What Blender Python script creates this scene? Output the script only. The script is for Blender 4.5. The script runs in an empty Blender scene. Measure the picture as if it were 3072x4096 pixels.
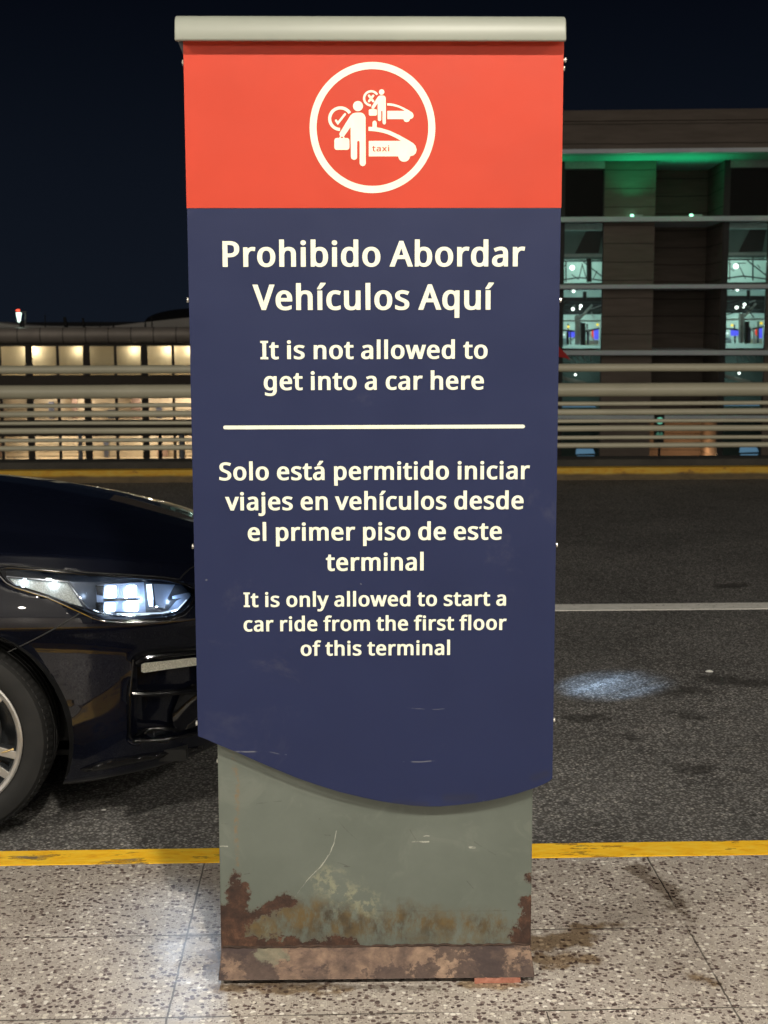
import bpy, bmesh, math, random
from mathutils import Vector, Matrix
from mathutils.bvhtree import BVHTree
from mathutils.geometry import delaunay_2d_cdt
random.seed(7)
R = math.radians
SC = bpy.context.scene
COL = SC.collection

# ------------------------------------------------------------------ camera
CAM_H, PITCH, YAW, ROLL = 1.70, R(7.94), R(-1.88), -0.002
cam_d = bpy.data.cameras.new('camera')
cam_d.sensor_fit = 'VERTICAL'; cam_d.sensor_height = 36.0; cam_d.lens = 3067 / 2212 * 36
cam_d.clip_start = 0.05; cam_d.clip_end = 4000
cam = bpy.data.objects.new('camera', cam_d); COL.objects.link(cam); SC.camera = cam
CM = Matrix.Translation((0, 0, CAM_H)) @ Matrix.Rotation(YAW, 4, 'Z') @ Matrix.Rotation(math.pi / 2 - PITCH, 4, 'X') @ Matrix.Rotation(ROLL, 4, 'Z')
cam.matrix_world = CM
cam_d.dof.use_dof = True; cam_d.dof.focus_distance = 3.6; cam_d.dof.aperture_fstop = 10

# ------------------------------------------------------------------ night sky
world = bpy.data.worlds.new('World'); SC.world = world; world.use_nodes = True
wt = world.node_tree; wn = wt.nodes; wl = wt.links
bg = wn['Background']
tc = wn.new('ShaderNodeTexCoord'); sx = wn.new('ShaderNodeSeparateXYZ'); rp = wn.new('ShaderNodeValToRGB')
wl.new(tc.outputs['Generated'], sx.inputs[0]); wl.new(sx.outputs['Z'], rp.inputs[0]); wl.new(rp.outputs[0], bg.inputs[0])
e = rp.color_ramp.elements
e[0].position = 0.0; e[0].color = (0.0056, 0.0082, 0.0140, 1)
e[1].position = 0.24; e[1].color = (0.0011, 0.0018, 0.0042, 1)
m_ = rp.color_ramp.elements.new(0.10); m_.color = (0.0040, 0.0060, 0.0108, 1)
bg.inputs[1].default_value = 1.0

# ------------------------------------------------------------------ lamps of the place (terminal canopy behind the camera)
def area_lamp(name, loc, target, size, power, col):
    ld = bpy.data.lights.new(name, 'AREA'); ld.shape = 'DISK'; ld.size = size; ld.energy = power; ld.color = col
    o = bpy.data.objects.new(name, ld); COL.objects.link(o); o.location = loc
    d = Vector(target) - Vector(loc); o.rotation_euler = d.to_track_quat('-Z', 'Y').to_euler()
    return o
WARM = (1.0, 0.93, 0.80)
for lx in (-9.0, -4.2, 0.6, 5.4, 10.2):                  # downlights under the canopy edge
    area_lamp('canopy_lamp', (lx, -0.2, 4.7), (lx, 0.6, 0.0), 0.22, 252, WARM)
for lx in (-15.0, -7.5, 0.5, 8.0, 15.5):                 # lit entrance of the terminal, farther back
    area_lamp('entrance_lamp', (lx, -16.0, 5.2), (lx * 0.6, 6.0, 1.0), 0.8, 165, WARM)
# wide soft fill sun from behind, added to brighten the far buildings
sd = bpy.data.lights.new('fill_sun', 'SUN'); sd.energy = 0.62; sd.angle = R(90); sd.color = (1.0, 0.90, 0.76)
so = bpy.data.objects.new('fill_sun', sd); COL.objects.link(so); so.rotation_euler = (R(88), 0, R(-6))

SC.view_settings.view_transform = 'Standard'; SC.view_settings.look = 'None'
SC.view_settings.exposure = 0.0; SC.view_settings.gamma = 1.0
SC.cycles.use_denoising = True
SC.cycles.max_bounces = 8
SC.cycles.sample_clamp_indirect = 6.0

# ------------------------------------------------------------------ picture -> place: rays through photo pixels (3072 x 4096), met with real planes and surfaces
F = 3067 * 3072 / 1659.0
C0 = CM.translation.copy(); CR = CM.to_3x3()
def ray(px, py):
    return CR @ Vector(((px - 1536) / F, (2048 - py) / F, -1.0))
def at_y(px, py, Y):
    d = ray(px, py); return C0 + d * ((Y - C0.y) / d.y)
def at_z(px, py, z):
    d = ray(px, py); return C0 + d * ((z - C0.z) / d.z)
CRI = CR.transposed()
def proj(p):
    q = CRI @ (Vector(p) - C0); return (1536 + F * q.x / -q.z, 2048 - F * q.y / -q.z)

# ------------------------------------------------------------------ objects
def tag(o, label, cat, group=None):
    o['label'] = label; o['category'] = cat
    if group: o['group'] = group
    return o
def empty(name, loc, rz=0.0, label=None, cat=None, group=None):
    o = bpy.data.objects.new(name, None); COL.objects.link(o)
    o.location = loc; o.rotation_euler = (0, 0, rz); o.empty_display_size = 0.2
    if label: tag(o, label, cat, group)
    return o
def structure(o):
    o['kind'] = 'structure'; return o
class MB:
    def __init__(s): s.v = []; s.f = []
    def add(s, vs, fs):
        b = len(s.v); s.v += [tuple(v) for v in vs]; s.f += [tuple(i + b for i in f) for f in fs]; return s
    def box(s, x0, x1, y0, y1, z0, z1):
        vs = [(x, y, z) for z in (z0, z1) for y in (y0, y1) for x in (x0, x1)]
        return s.add(vs, [(0, 2, 3, 1), (4, 5, 7, 6), (0, 1, 5, 4), (1, 3, 7, 5), (3, 2, 6, 7), (2, 0, 4, 6)])
    def prism(s, poly, y0, y1):            # polygon in x,z pulled along y
        n = len(poly)
        vs = [(x, y0, z) for x, z in poly] + [(x, y1, z) for x, z in poly]
        fs = [tuple(range(n)), tuple(reversed(range(n, 2 * n)))] + [(i, i + n, (i + 1) % n + n, (i + 1) % n) for i in range(n)]
        return s.add(vs, fs)
    def extrude_x(s, poly, x0, x1):        # polygon in y,z pulled along x
        n = len(poly)
        vs = [(x0, y, z) for y, z in poly] + [(x1, y, z) for y, z in poly]
        fs = [tuple(range(n)), tuple(reversed(range(n, 2 * n)))] + [(i, i + n, (i + 1) % n + n, (i + 1) % n) for i in range(n)]
        return s.add(vs, fs)
    def tube(s, pts, r, n=8, closed=False, r_end=None):
        pts = [Vector(p) for p in pts]; m = len(pts); rings = []
        up = Vector((0, 0, 1))
        for i, p in enumerate(pts):
            if closed: d = pts[(i + 1) % m] - pts[i - 1]
            else: d = pts[min(i + 1, m - 1)] - pts[max(i - 1, 0)]
            d.normalize()
            u = up if abs(d.dot(up)) < 0.9 else Vector((0, 1, 0))
            a = d.cross(u).normalized(); b = d.cross(a)
            rr = r if r_end is None else r + (r_end - r) * i / (m - 1)
            rings.append([p + (a * math.cos(2 * math.pi * k / n) + b * math.sin(2 * math.pi * k / n)) * rr for k in range(n)])
        vs = [v for rg in rings for v in rg]; fs = []
        for i in range(m if closed else m - 1):
            j = (i + 1) % m
            for k in range(n):
                fs.append((i * n + k, i * n + (k + 1) % n, j * n + (k + 1) % n, j * n + k))
        if not closed:
            fs.append(tuple(range(n))); fs.append(tuple(reversed(range((m - 1) * n, m * n))))
        return s.add(vs, fs)
    def lathe_y(s, prof, cx, cz, n=48, closed=False):   # profile (r, y) turned round an axis along y
        m = len(prof); vs = []; fs = []
        for i in range(n):
            a = 2 * math.pi * i / n
            vs += [(cx + r * math.cos(a), y, cz + r * math.sin(a)) for r, y in prof]
        for i in range(n):
            j = (i + 1) % n
            for k in range(m if closed else m - 1):
                l = (k + 1) % m
                fs.append((i * m + k, i * m + l, j * m + l, j * m + k))
        return s.add(vs, fs)
    def lathe_z(s, prof, cx, cy, n=32, a0=0.0, a1=2 * math.pi):
        m = len(prof); vs = []; fs = []
        full = abs(a1 - a0 - 2 * math.pi) < 1e-6
        steps = n if full else n + 1
        for i in range(steps):
            a = a0 + (a1 - a0) * i / n
            vs += [(cx + r * math.cos(a), cy + r * math.sin(a), z) for r, z in prof]
        for i in range(n):
            j = (i + 1) % steps
            for k in range(m - 1):
                fs.append((i * m + k, j * m + k, j * m + k + 1, i * m + k + 1))
        return s.add(vs, fs)
    def build(s, name, mat, parent=None, smooth=False, bevel=0.0, seg=2, recalc=True, origin=None):
        me = bpy.data.meshes.new(name)
        vs = s.v
        if origin is not None:
            o0 = Vector(origin); vs = [tuple(Vector(v) - o0) for v in s.v]
        me.from_pydata(vs, [], s.f); me.update()
        bm = bmesh.new(); bm.from_mesh(me)
        bmesh.ops.dissolve_degenerate(bm, dist=1e-7, edges=bm.edges)
        if recalc: bmesh.ops.recalc_face_normals(bm, faces=bm.faces)
        bm.to_mesh(me); bm.free()
        me.materials.append(mat)
        if smooth:
            for p in me.polygons: p.use_smooth = True
            me.set_sharp_from_angle(angle=R(smooth if smooth is not True else 35))
        o = bpy.data.objects.new(name, me); COL.objects.link(o)
        if parent: o.parent = parent
        if origin is not None: o.location = origin
        if bevel:
            md = o.modifiers.new('bevel', 'BEVEL'); md.width = bevel; md.segments = seg; md.limit_method = 'ANGLE'; md.angle_limit = R(40)
        return o

def inside(ls, x, y):
    w = 0
    for l in ls:
        for i in range(len(l)):
            (xa, ya), (xb, yb) = l[i - 1], l[i]
            if (ya > y) != (yb > y) and x < (xb - xa) * (y - ya) / (yb - ya) + xa: w += 1 if yb > ya else -1
    return w != 0
def fill(ls, extra=()):
    pts = []; ed = []
    for l in ls:
        b = len(pts); pts += [Vector(p) for p in l]; ed += [(b + i, b + (i + 1) % len(l)) for i in range(len(l))]
    pts += [Vector(p) for p in extra]
    v, _, f, _, _, _ = delaunay_2d_cdt(pts, ed, [], 1, 1e-6)
    out = []
    for t in f:
        cx = sum(v[i].x for i in t) / len(t); cy = sum(v[i].y for i in t) / len(t)
        if inside(ls, cx, cy): out.append(tuple(t))
    return [(q.x, q.y) for q in v], out
def flat(mb, ls, y0, y1, order=1):
    """A cut-out sheet: outline(s) in x,z filled at y0 with side walls back to y1."""
    v, f = fill(ls)
    n = len(v)
    edges = {}
    for t in f:
        for i in range(len(t)):
            a, b = t[i], t[(i + 1) % len(t)]
            edges[(a, b)] = edges.get((a, b), 0) + 1
    vs = [(x, y0, z) for x, z in v] + [(x, y1, z) for x, z in v]
    fs = [tuple(t) for t in f] + [tuple(i + n for i in reversed(t)) for t in f]
    for (a, b) in edges:
        if (b, a) not in edges: fs.append((b, a, a + n, b + n))
    mb.add(vs, fs)

# ------------------------------------------------------------------ materials
class NT:
    def __init__(s, name):
        s.mat = bpy.data.materials.new(name); s.mat.use_nodes = True
        s.t = s.mat.node_tree; s.n = s.t.nodes; s.l = s.t.links
        s.p = s.n['Principled BSDF']; s.out = s.n['Material Output']
        s._oc = None
    def put(s, sock, v):
        if isinstance(v, bpy.types.NodeSocket): s.l.new(v, sock)
        elif isinstance(v, (tuple, list)):
            if sock.type == 'RGBA': sock.default_value = tuple(v) if len(v) == 4 else (*v, 1)
            else: sock.default_value = v
        else: sock.default_value = v
    def oc(s):
        if not s._oc: s._oc = s.n.new('ShaderNodeTexCoord').outputs['Object']
        return s._oc
    def m(s, op, a, b=0.0, clamp=False):
        k = s.n.new('ShaderNodeMath'); k.operation = op; k.use_clamp = clamp
        s.put(k.inputs[0], a); s.put(k.inputs[1], b); return k.outputs[0]
    def vm(s, op, a, b=(0, 0, 0), scale=None):
        k = s.n.new('ShaderNodeVectorMath'); k.operation = op
        s.put(k.inputs[0], a); s.put(k.inputs[1], b)
        if scale is not None: s.put(k.inputs[3], scale)
        return k.outputs['Value'] if op in ('LENGTH', 'DOT_PRODUCT', 'DISTANCE') else k.outputs[0]
    def noise(s, scale, detail=3.0, rough=0.55, vec=None, dist=0.0, col=False):
        k = s.n.new('ShaderNodeTexNoise'); k.inputs['Scale'].default_value = scale
        k.inputs['Detail'].default_value = detail; k.inputs['Roughness'].default_value = rough
        k.inputs['Distortion'].default_value = dist
        s.l.new(vec or s.oc(), k.inputs['Vector']); return k.outputs['Color' if col else 'Fac']
    def vor(s, scale, vec=None, feature='F1', rand=1.0):
        k = s.n.new('ShaderNodeTexVoronoi'); k.feature = feature
        k.inputs['Scale'].default_value = scale; k.inputs['Randomness'].default_value = rand
        s.l.new(vec or s.oc(), k.inputs['Vector']); return k
    def ramp(s, fac, stops, interp='LINEAR'):
        k = s.n.new('ShaderNodeValToRGB'); k.color_ramp.interpolation = interp; s.put(k.inputs[0], fac)
        el = k.color_ramp.elements
        while len(el) > len(stops): el.remove(el[-1])
        while len(el) < len(stops): el.new(0.5)
        for q, (p, c) in zip(el, stops):
            q.position = p; q.color = (c, c, c, 1) if not isinstance(c, tuple) else (*c[:3], 1)
        return k.outputs[0]
    def step(s, v, lo, hi):
        k = s.n.new('ShaderNodeMapRange'); k.interpolation_type = 'SMOOTHSTEP'
        s.put(k.inputs[0], v); s.put(k.inputs[1], lo); s.put(k.inputs[2], hi); return k.outputs[0]
    def mix(s, fac, a, b, blend='MIX'):
        k = s.n.new('ShaderNodeMix'); k.data_type = 'RGBA'; k.blend_type = blend
        s.put(k.inputs[0], fac); s.put(k.inputs[6], a); s.put(k.inputs[7], b); return k.outputs[2]
    def mixf(s, fac, a, b):
        k = s.n.new('ShaderNodeMix'); s.put(k.inputs[0], fac); s.put(k.inputs[2], a); s.put(k.inputs[3], b); return k.outputs[0]
    def sep(s, v):
        k = s.n.new('ShaderNodeSeparateXYZ'); s.l.new(v, k.inputs[0]); return k.outputs
    def comb(s, x, y, z):
        k = s.n.new('ShaderNodeCombineXYZ'); s.put(k.inputs[0], x); s.put(k.inputs[1], y); s.put(k.inputs[2], z); return k.outputs[0]
    def capsule(s, P, a, b):
        """distance from P to the segment a-b"""
        A = Vector(a); D = Vector(b) - A; L2 = max(D.length_squared, 1e-9)
        pa = s.vm('SUBTRACT', P, tuple(A))
        h = s.m('DIVIDE', s.vm('DOT_PRODUCT', pa, tuple(D)), L2, clamp=True)
        return s.vm('LENGTH', s.vm('SUBTRACT', pa, s.vm('SCALE', tuple(D), scale=h)))
    def bump(s, h, strength=0.3, dist=0.01):
        k = s.n.new('ShaderNodeBump'); k.inputs['Strength'].default_value = strength; k.inputs['Distance'].default_value = dist
        s.l.new(h, k.inputs['Height']); s.l.new(k.outputs[0], s.p.inputs['Normal'])
    def set(s, **kw):
        for k, v in kw.items(): s.put(s.p.inputs[k.replace('_', ' ')], v)
        return s
def plain(name, col, rough=0.5, metal=0.0, var=0.12, scale=8.0, coat=0.0, spec=0.5):
    t = NT(name)
    f = t.noise(scale, 4)
    a = tuple(c * (1 - var) for c in col); b = tuple(min(1, c * (1 + var)) for c in col)
    t.set(Base_Color=t.ramp(f, [(0.3, a), (0.7, b)]), Roughness=rough, Metallic=metal)
    t.p.inputs['Coat Weight'].default_value = coat; t.p.inputs['Coat Roughness'].default_value = 0.04
    t.p.inputs['Specular IOR Level'].default_value = spec
    return t.mat
def emit(name, col, strength, base=(0.02, 0.02, 0.02)):
    t = NT(name); t.set(Base_Color=base); t.p.inputs['Emission Color'].default_value = (*col, 1); t.p.inputs['Emission Strength'].default_value = strength
    return t.mat

# ================================================================== GROUND
# ---- lower ground, far below the raised road
t = NT('dark_ground'); t.set(Base_Color=t.ramp(t.noise(0.05, 5), [(0.3, (0.03, 0.03, 0.028)), (0.7, (0.055, 0.052, 0.05))]), Roughness=0.9)
structure(MB().box(-1500, 1500, -300, 2500, -11.4, -11.0).build('lower_ground', t.mat))

# ---- asphalt road deck
t = NT('asphalt')
oc = t.oc()
warp = t.vm('ADD', oc, t.vm('SCALE', t.vm('SUBTRACT', t.noise(60, 2, col=True), (0.5, 0.5, 0.5)), scale=0.010))
v1 = t.vor(95, vec=warp); v2 = t.vor(210, vec=oc)
ag = t.sep(v1.outputs['Color'])[0]
agg = t.ramp(ag, [(0.0, (0.115, 0.113, 0.113)), (0.45, (0.205, 0.200, 0.197)), (0.8, (0.275, 0.268, 0.258)), (0.965, (0.36, 0.35, 0.335)), (1.0, (0.50, 0.48, 0.44))])
pit = t.step(v1.outputs['Distance'], 0.30, 0.62)
base = t.mix(t.m('MULTIPLY', pit, 0.75), agg, (0.035, 0.032, 0.029))
big = t.noise(0.9, 5, 0.6)
med = t.noise(7, 4, 0.65)
base = t.mix(1.0, base, t.ramp(big, [(0.25, (0.68, 0.68, 0.68)), (0.55, (1.0, 1.0, 1.0)), (0.8, (1.22, 1.2, 1.16))]), 'MULTIPLY')
base = t.mix(1.0, base, t.ramp(med, [(0.28, (0.62, 0.62, 0.62)), (0.42, (1, 1, 1)), (0.62, (1.05, 1.04, 1.03)), (0.78, (1.25, 1.22, 1.18))]), 'MULTIPLY')
# oil marks and dark patches of the road
jit = t.vm('ADD', oc, t.vm('SCALE', t.vm('SUBTRACT', t.noise(16, 3, col=True), (0.5, 0.5, 0.5)), scale=0.22))
oil = None
for (px, py, qx, qy, r) in ((2760, 3076, 2818, 3074, 0.035), (2700, 2770, 2790, 2760, 0.04), (2900, 2345, 2950, 2340, 0.06), (2850, 2720, 3060, 2735, 0.05), (2300, 2870, 2400, 2875, 0.035), (2660, 2770, 2690, 2765, 0.03), (2500, 2940, 2520, 2945, 0.02), (2740, 2860, 2780, 2868, 0.04)):
    a = at_z(px, py, 0); b = at_z(qx, qy, 0)
    d = t.m('SUBTRACT', t.capsule(jit, a, b), r)
    oil = d if oil is None else t.m('MINIMUM', oil, d)
om = t.m('MULTIPLY', t.m('SUBTRACT', 1.0, t.step(oil, -0.01, 0.05)), 0.62)
base = t.mix(om, base, (0.022, 0.020, 0.019))
t.set(Base_Color=base, Roughness=t.mixf(om, 0.72, 0.5))
t.bump(t.m('ADD', t.m('MULTIPLY', v1.outputs['Distance'], -0.7), t.m('MULTIPLY', v2.outputs['Distance'], -0.35)), 0.45, 0.005)
t.p.inputs['Specular IOR Level'].default_value = 0.22
ASPHALT = t.mat
structure(MB().box(-70, 70, 4.010, 14.46, -0.9, 0.0).build('road', ASPHALT))

# ---- white lane line
t = NT('white_road_paint')
wear = t.step(t.m('ADD', t.noise(38, 4, 0.7), t.m('MULTIPLY', t.noise(3, 3), 0.35)), 0.44, 0.56)
t.set(Base_Color=t.mix(wear, (0.10, 0.095, 0.085), t.ramp(t.noise(14, 4), [(0.3, (0.66, 0.65, 0.60)), (0.7, (0.82, 0.80, 0.76))])), Roughness=0.7)
structure(MB().box(-70, 70, 8.00, 8.172, -0.01, 0.004).build('lane_marking', t.mat))

# ---- kerbs painted yellow
def yellow_paint(name, bright=1.0, scale=18, lo=0.33, fade=None):
    t = NT(name)
    oc = t.oc(); st = t.vm('MULTIPLY', oc, (0.35, 1.0, 1.0))
    n1 = t.noise(scale, 5, 0.68, vec=st); n2 = t.noise(scale * 3.2, 4, 0.6, vec=st); n3 = t.noise(2.2, 3)
    worn = t.m('ADD', n1, t.m('MULTIPLY', t.m('SUBTRACT', n3, 0.5), 0.22))
    keep = t.step(worn, lo, lo + 0.045)
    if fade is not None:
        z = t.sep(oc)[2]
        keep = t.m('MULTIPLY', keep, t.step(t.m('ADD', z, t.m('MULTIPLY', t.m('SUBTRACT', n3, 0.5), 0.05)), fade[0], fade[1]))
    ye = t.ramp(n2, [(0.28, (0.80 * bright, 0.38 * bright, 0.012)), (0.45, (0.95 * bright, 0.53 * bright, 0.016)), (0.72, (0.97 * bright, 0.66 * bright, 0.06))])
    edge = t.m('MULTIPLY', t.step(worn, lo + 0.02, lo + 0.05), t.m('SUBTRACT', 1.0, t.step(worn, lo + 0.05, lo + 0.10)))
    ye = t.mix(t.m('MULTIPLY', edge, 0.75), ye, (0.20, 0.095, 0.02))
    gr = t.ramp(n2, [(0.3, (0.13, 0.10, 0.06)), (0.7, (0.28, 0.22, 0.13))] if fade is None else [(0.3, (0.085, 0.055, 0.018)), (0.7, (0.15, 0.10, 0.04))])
    t.set(Base_Color=t.mix(keep, gr, ye), Roughness=0.6)
    t.bump(t.m('ADD', t.m('MULTIPLY', keep, 0.5), n2), 0.35, 0.004)
    return t.mat
YK = yellow_paint('yellow_kerb_paint', 1.0, 18, 0.335)
structure(MB().box(-70, 70, 3.888, 4.009, -0.3, 0.150).build('near_kerb', YK, bevel=0.008))
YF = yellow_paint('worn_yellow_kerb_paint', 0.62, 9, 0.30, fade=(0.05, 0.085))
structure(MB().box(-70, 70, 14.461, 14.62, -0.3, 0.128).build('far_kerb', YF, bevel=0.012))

# ---- terrazzo pavement
t = NT('terrazzo')
oc = t.oc(); x, y, z = t.sep(oc)
w = t.vm('ADD', oc, t.vm('SCALE', t.vm('SUBTRACT', t.noise(90, 2, col=True), (0.5, 0.5, 0.5)), scale=0.009))
va = t.vor(76, vec=w); vb = t.vor(185, vec=w)
ca = t.sep(va.outputs['Color']); cb = t.sep(vb.outputs['Color'])
cem = t.ramp(t.noise(30, 5, 0.7), [(0.25, (0.33, 0.295, 0.265)), (0.55, (0.44, 0.40, 0.36)), (0.8, (0.52, 0.48, 0.435))])
# small chips
sm = t.step(vb.outputs['Distance'], 0.52, 0.40)
col = t.mix(t.m('MULTIPLY', sm, 0.9), cem, t.ramp(cb[0], [(0.0, (0.16, 0.125, 0.115)), (0.24, (0.19, 0.15, 0.14)), (0.28, (0.40, 0.36, 0.32)), (0.68, (0.46, 0.42, 0.375)), (0.76, (0.62, 0.58, 0.53)), (1.0, (0.70, 0.67, 0.62))], 'CONSTANT'))
# large chips
lg = t.m('MULTIPLY', t.step(va.outputs['Distance'], 0.50, 0.42), t.step(ca[1], 0.36, 0.40))
col = t.mix(lg, col, t.ramp(ca[0], [(0.0, (0.085, 0.058, 0.056)), (0.22, (0.13, 0.092, 0.085)), (0.42, (0.19, 0.15, 0.135)), (0.56, (0.44, 0.40, 0.35)), (0.74, (0.66, 0.62, 0.55)), (0.9, (0.74, 0.71, 0.66))], 'CONSTANT'))
col = t.mix(1.0, col, t.ramp(t.noise(2.3, 4), [(0.3, (0.74, 0.715, 0.69)), (0.62, (1.06, 1.05, 1.04))]), 'MULTIPLY')
# joints
def joint(v, off, per, hw):
    f = t.m('FRACT', t.m('DIVIDE', t.m('SUBTRACT', v, off - per / 2), per))
    return t.m('LESS_THAN', t.m('MULTIPLY', t.m('ABSOLUTE', t.m('SUBTRACT', f, 0.5)), per), hw)
wob = t.m('MULTIPLY', t.m('SUBTRACT', t.noise(25, 3), 0.5), 0.006)
xw = t.m('ADD', x, wob); yw = t.m('ADD', y, wob)
j = t.m('MULTIPLY', joint(yw, 3.412, 0.4233, 0.0028), t.m('LESS_THAN', y, 3.6))
j = t.m('MAXIMUM', j, joint(xw, -0.387, 1.27, 0.0024))
j = t.m('MAXIMUM', j, t.m('MULTIPLY', joint(xw, 0.46, 1.27, 0.0015), t.m('LESS_THAN', y, 2.985)))
col = t.mix(t.m('MULTIPLY', t.m('MULTIPLY', j, t.step(t.noise(3.1, 3), 0.27, 0.50)), 0.85), col, (0.05, 0.042, 0.036))
# stains: wet streak, rusty water beside the plinth, grime round it
jv = t.vm('ADD', oc, t.vm('SCALE', t.vm('SUBTRACT', t.noise(14, 4, 0.65, col=True), (0.5, 0.5, 0.5)), scale=0.13))
def c4(X, Y): return at_z(2072 + X * 0.6028, 3300 + Y * 0.6028, 0.15)
def c3(X, Y): return at_z(X * 0.6028, 3300 + Y * 0.6028, 0.15)
def blot(segs):
    d = None
    for a, b, r in segs:
        k = t.m('SUBTRACT', t.capsule(jv, a, b), r); d = k if d is None else t.m('MINIMUM', d, k)
    return t.m('SUBTRACT', 1.0, t.step(d, -0.008, 0.016))
wet = blot([(c4(790, 300), c4(880, 360), 0.030), (c4(900, 370), c4(1010, 430), 0.030), (c4(990, 440), c4(1060, 540), 0.020), (c4(1050, 520), c4(1140, 650), 0.008), (c4(1150, 690), c4(1170, 740), 0.004)])
bro = blot([(c4(100, 790), c4(400, 740), 0.045), (c4(400, 690), c4(540, 650), 0.022), (c4(150, 890), c4(480, 890), 0.024), (c4(230, 940), c4(330, 940), 0.018), (c4(560, 640), c4(700, 655), 0.006), (c3(1420, 860), c3(1440, 960), 0.03), (c3(1460, 1080), c3(2300, 1095), 0.016), (c4(-300, 1060), c4(-60, 1060), 0.03), (c4(1130, 980), c4(1300, 1060), 0.012)])
dirt = blot([(c3(1430, 880), c3(1380, 1010), 0.018), (c3(1460, 1060), c3(2900, 1080), 0.012), (c3(1250, 740), c3(1420, 740), 0.02)])
col = t.mix(t.m('MULTIPLY', wet, 0.78), col, t.mix(1.0, col, (0.30, 0.25, 0.21), 'MULTIPLY'))
col = t.mix(t.m('MULTIPLY', bro, 0.85), col, t.mix(1.0, col, (0.42, 0.31, 0.19), 'MULTIPLY'))
col = t.mix(t.m('MULTIPLY', dirt, 0.55), col, (0.06, 0.045, 0.035))
t.set(Base_Color=col, Roughness=t.mixf(wet, t.ramp(t.noise(9, 4), [(0.3, 0.30), (0.7, 0.46)]), 0.22))
t.bump(t.m('ADD', t.noise(160, 3), t.m('MULTIPLY', j, -2.0)), 0.12, 0.004)
structure(MB().box(-70, 70, -9, 3.887, -0.9, 0.150).build('pavement', t.mat))

# ================================================================== INFORMATION TOTEM
SX, SY, SZ, SRZ = 0.085, 3.193, 0.15, R(-0.84)
sign = empty('information_totem', (SX, SY, SZ), SRZ, 'tall navy and red totem reading Prohibido Abordar on a rusty grey base beside the kerb', 'sign')
SM = Matrix.Translation((SX, SY, SZ)) @ Matrix.Rotation(SRZ, 4, 'Z'); SI = SM.inverted()
SO = SI @ C0
def on_sign(px, py, yl=0.0):
    d = SI.to_3x3() @ ray(px, py)
    p = SO + d * ((yl - SO.y) / d.y); return (p.x, p.z)
def s16(px, py, yl=0.0): return on_sign(px * 3072 / 1659, py * 3072 / 1659, yl)
def c8(X, Y, yl=0.026): return on_sign(800 + X / 1.106, 2900 + Y / 1.106, yl)

# materials
def panel_mat(name, c, rough=0.42):
    t = NT(name)
    f = t.noise(5, 4); g = t.noise(300, 2)
    b = t.ramp(f, [(0.3, tuple(q * 0.95 for q in c)), (0.7, tuple(q * 1.05 for q in c))])
    b = t.mix(t.m('MULTIPLY', t.step(t.noise(2.5, 6, 0.7, dist=0.6), 0.60, 0.75), 0.10), b, (0.35, 0.33, 0.30))
    if name.startswith('navy'):
        x, y, z = t.sep(t.oc()); P = t.comb(x, z, 0)
        jP = t.vm('ADD', P, t.vm('SCALE', t.vm('SUBTRACT', t.noise(12, 2, col=True), (0.5, 0.5, 0.5)), scale=0.012))
        jP = t.vm('MULTIPLY', jP, (1, 1, 0))
        sc = None
        for a, bb, r in ((c8(150, 118, 0), c8(270, 119, 0), 0.0012), (c8(270, 119, 0), c8(380, 130, 0), 0.001), (c8(900, 165, 0), c8(1080, 155, 0), 0.0009), (c8(1252, 332, 0), c8(1280, 348, 0), 0.0015), (s16(445, 1252), s16(446, 1252), 0.0016), (s16(780, 1262), s16(781, 1263), 0.0012), (s16(880, 1530), s16(960, 1534), 0.0002)):
            k = t.m('SUBTRACT', t.capsule(jP, (*a, 0), (*bb, 0)), r); sc = k if sc is None else t.m('MINIMUM', sc, k)
        b = t.mix(t.m('MULTIPLY', t.m('MULTIPLY', t.m('SUBTRACT', 1.0, t.step(sc, -0.0004, 0.0010)), t.step(t.noise(30, 3), 0.40, 0.60)), 0.24), b, (0.5, 0.5, 0.48))
        gr = None
        for a, bb, r in ((c8(1090, 325, 0), c8(1210, 320, 0), 0.006), (c8(1480, 235, 0), c8(1530, 215, 0), 0.005), (c8(860, 345, 0), c8(1000, 352, 0), 0.003)):
            k = t.m('SUBTRACT', t.capsule(jP, (*a, 0), (*bb, 0)), r); gr = k if gr is None else t.m('MINIMUM', gr, k)
        b = t.mix(t.m('MULTIPLY', t.m('SUBTRACT', 1.0, t.step(gr, -0.004, 0.010)), 0.35), b, (0.02, 0.02, 0.03))
    t.set(Base_Color=b, Roughness=t.ramp(f, [(0.3, rough - 0.05), (0.7, rough + 0.06)]))
    t.p.inputs['Specular IOR Level'].default_value = 0.40
    hgt = t.m('ADD', t.noise(7, 2), t.m('MULTIPLY', t.noise(2.2, 2), 1.5))
    if name.startswith('navy'):                          # the dented lower lip catches the lamps
        hgt = t.m('ADD', hgt, t.m('MULTIPLY', t.step(t.capsule(jP, (*s16(915, 1741), 0), (*s16(985, 1745), 0)), 0.026, 0.0), 9.0))
    t.bump(hgt, 0.06, 0.03)
    return t.mat
RED = panel_mat('red_vinyl', (0.515, 0.0415, 0.0155), 0.5)
NAVY = panel_mat('navy_vinyl', (0.0082, 0.0148, 0.062), 0.46)
t = NT('cream_lettering'); t.set(Base_Color=t.ramp(t.noise(40, 3), [(0.3, (0.80, 0.82, 0.64)), (0.7, (0.86, 0.88, 0.72))]), Roughness=0.5); WHITE = t.mat
CAPM = plain('pale_grey_paint', (0.27, 0.285, 0.245), 0.42, var=0.05, scale=4)
SIDE = plain('dark_grey_metal', (0.035, 0.038, 0.045), 0.5)
BOLT = plain('zinc', (0.62, 0.60, 0.55), 0.35, metal=0.9)
EDGE = plain('bare_panel_edge', (0.38, 0.36, 0.34), 0.5)

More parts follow.
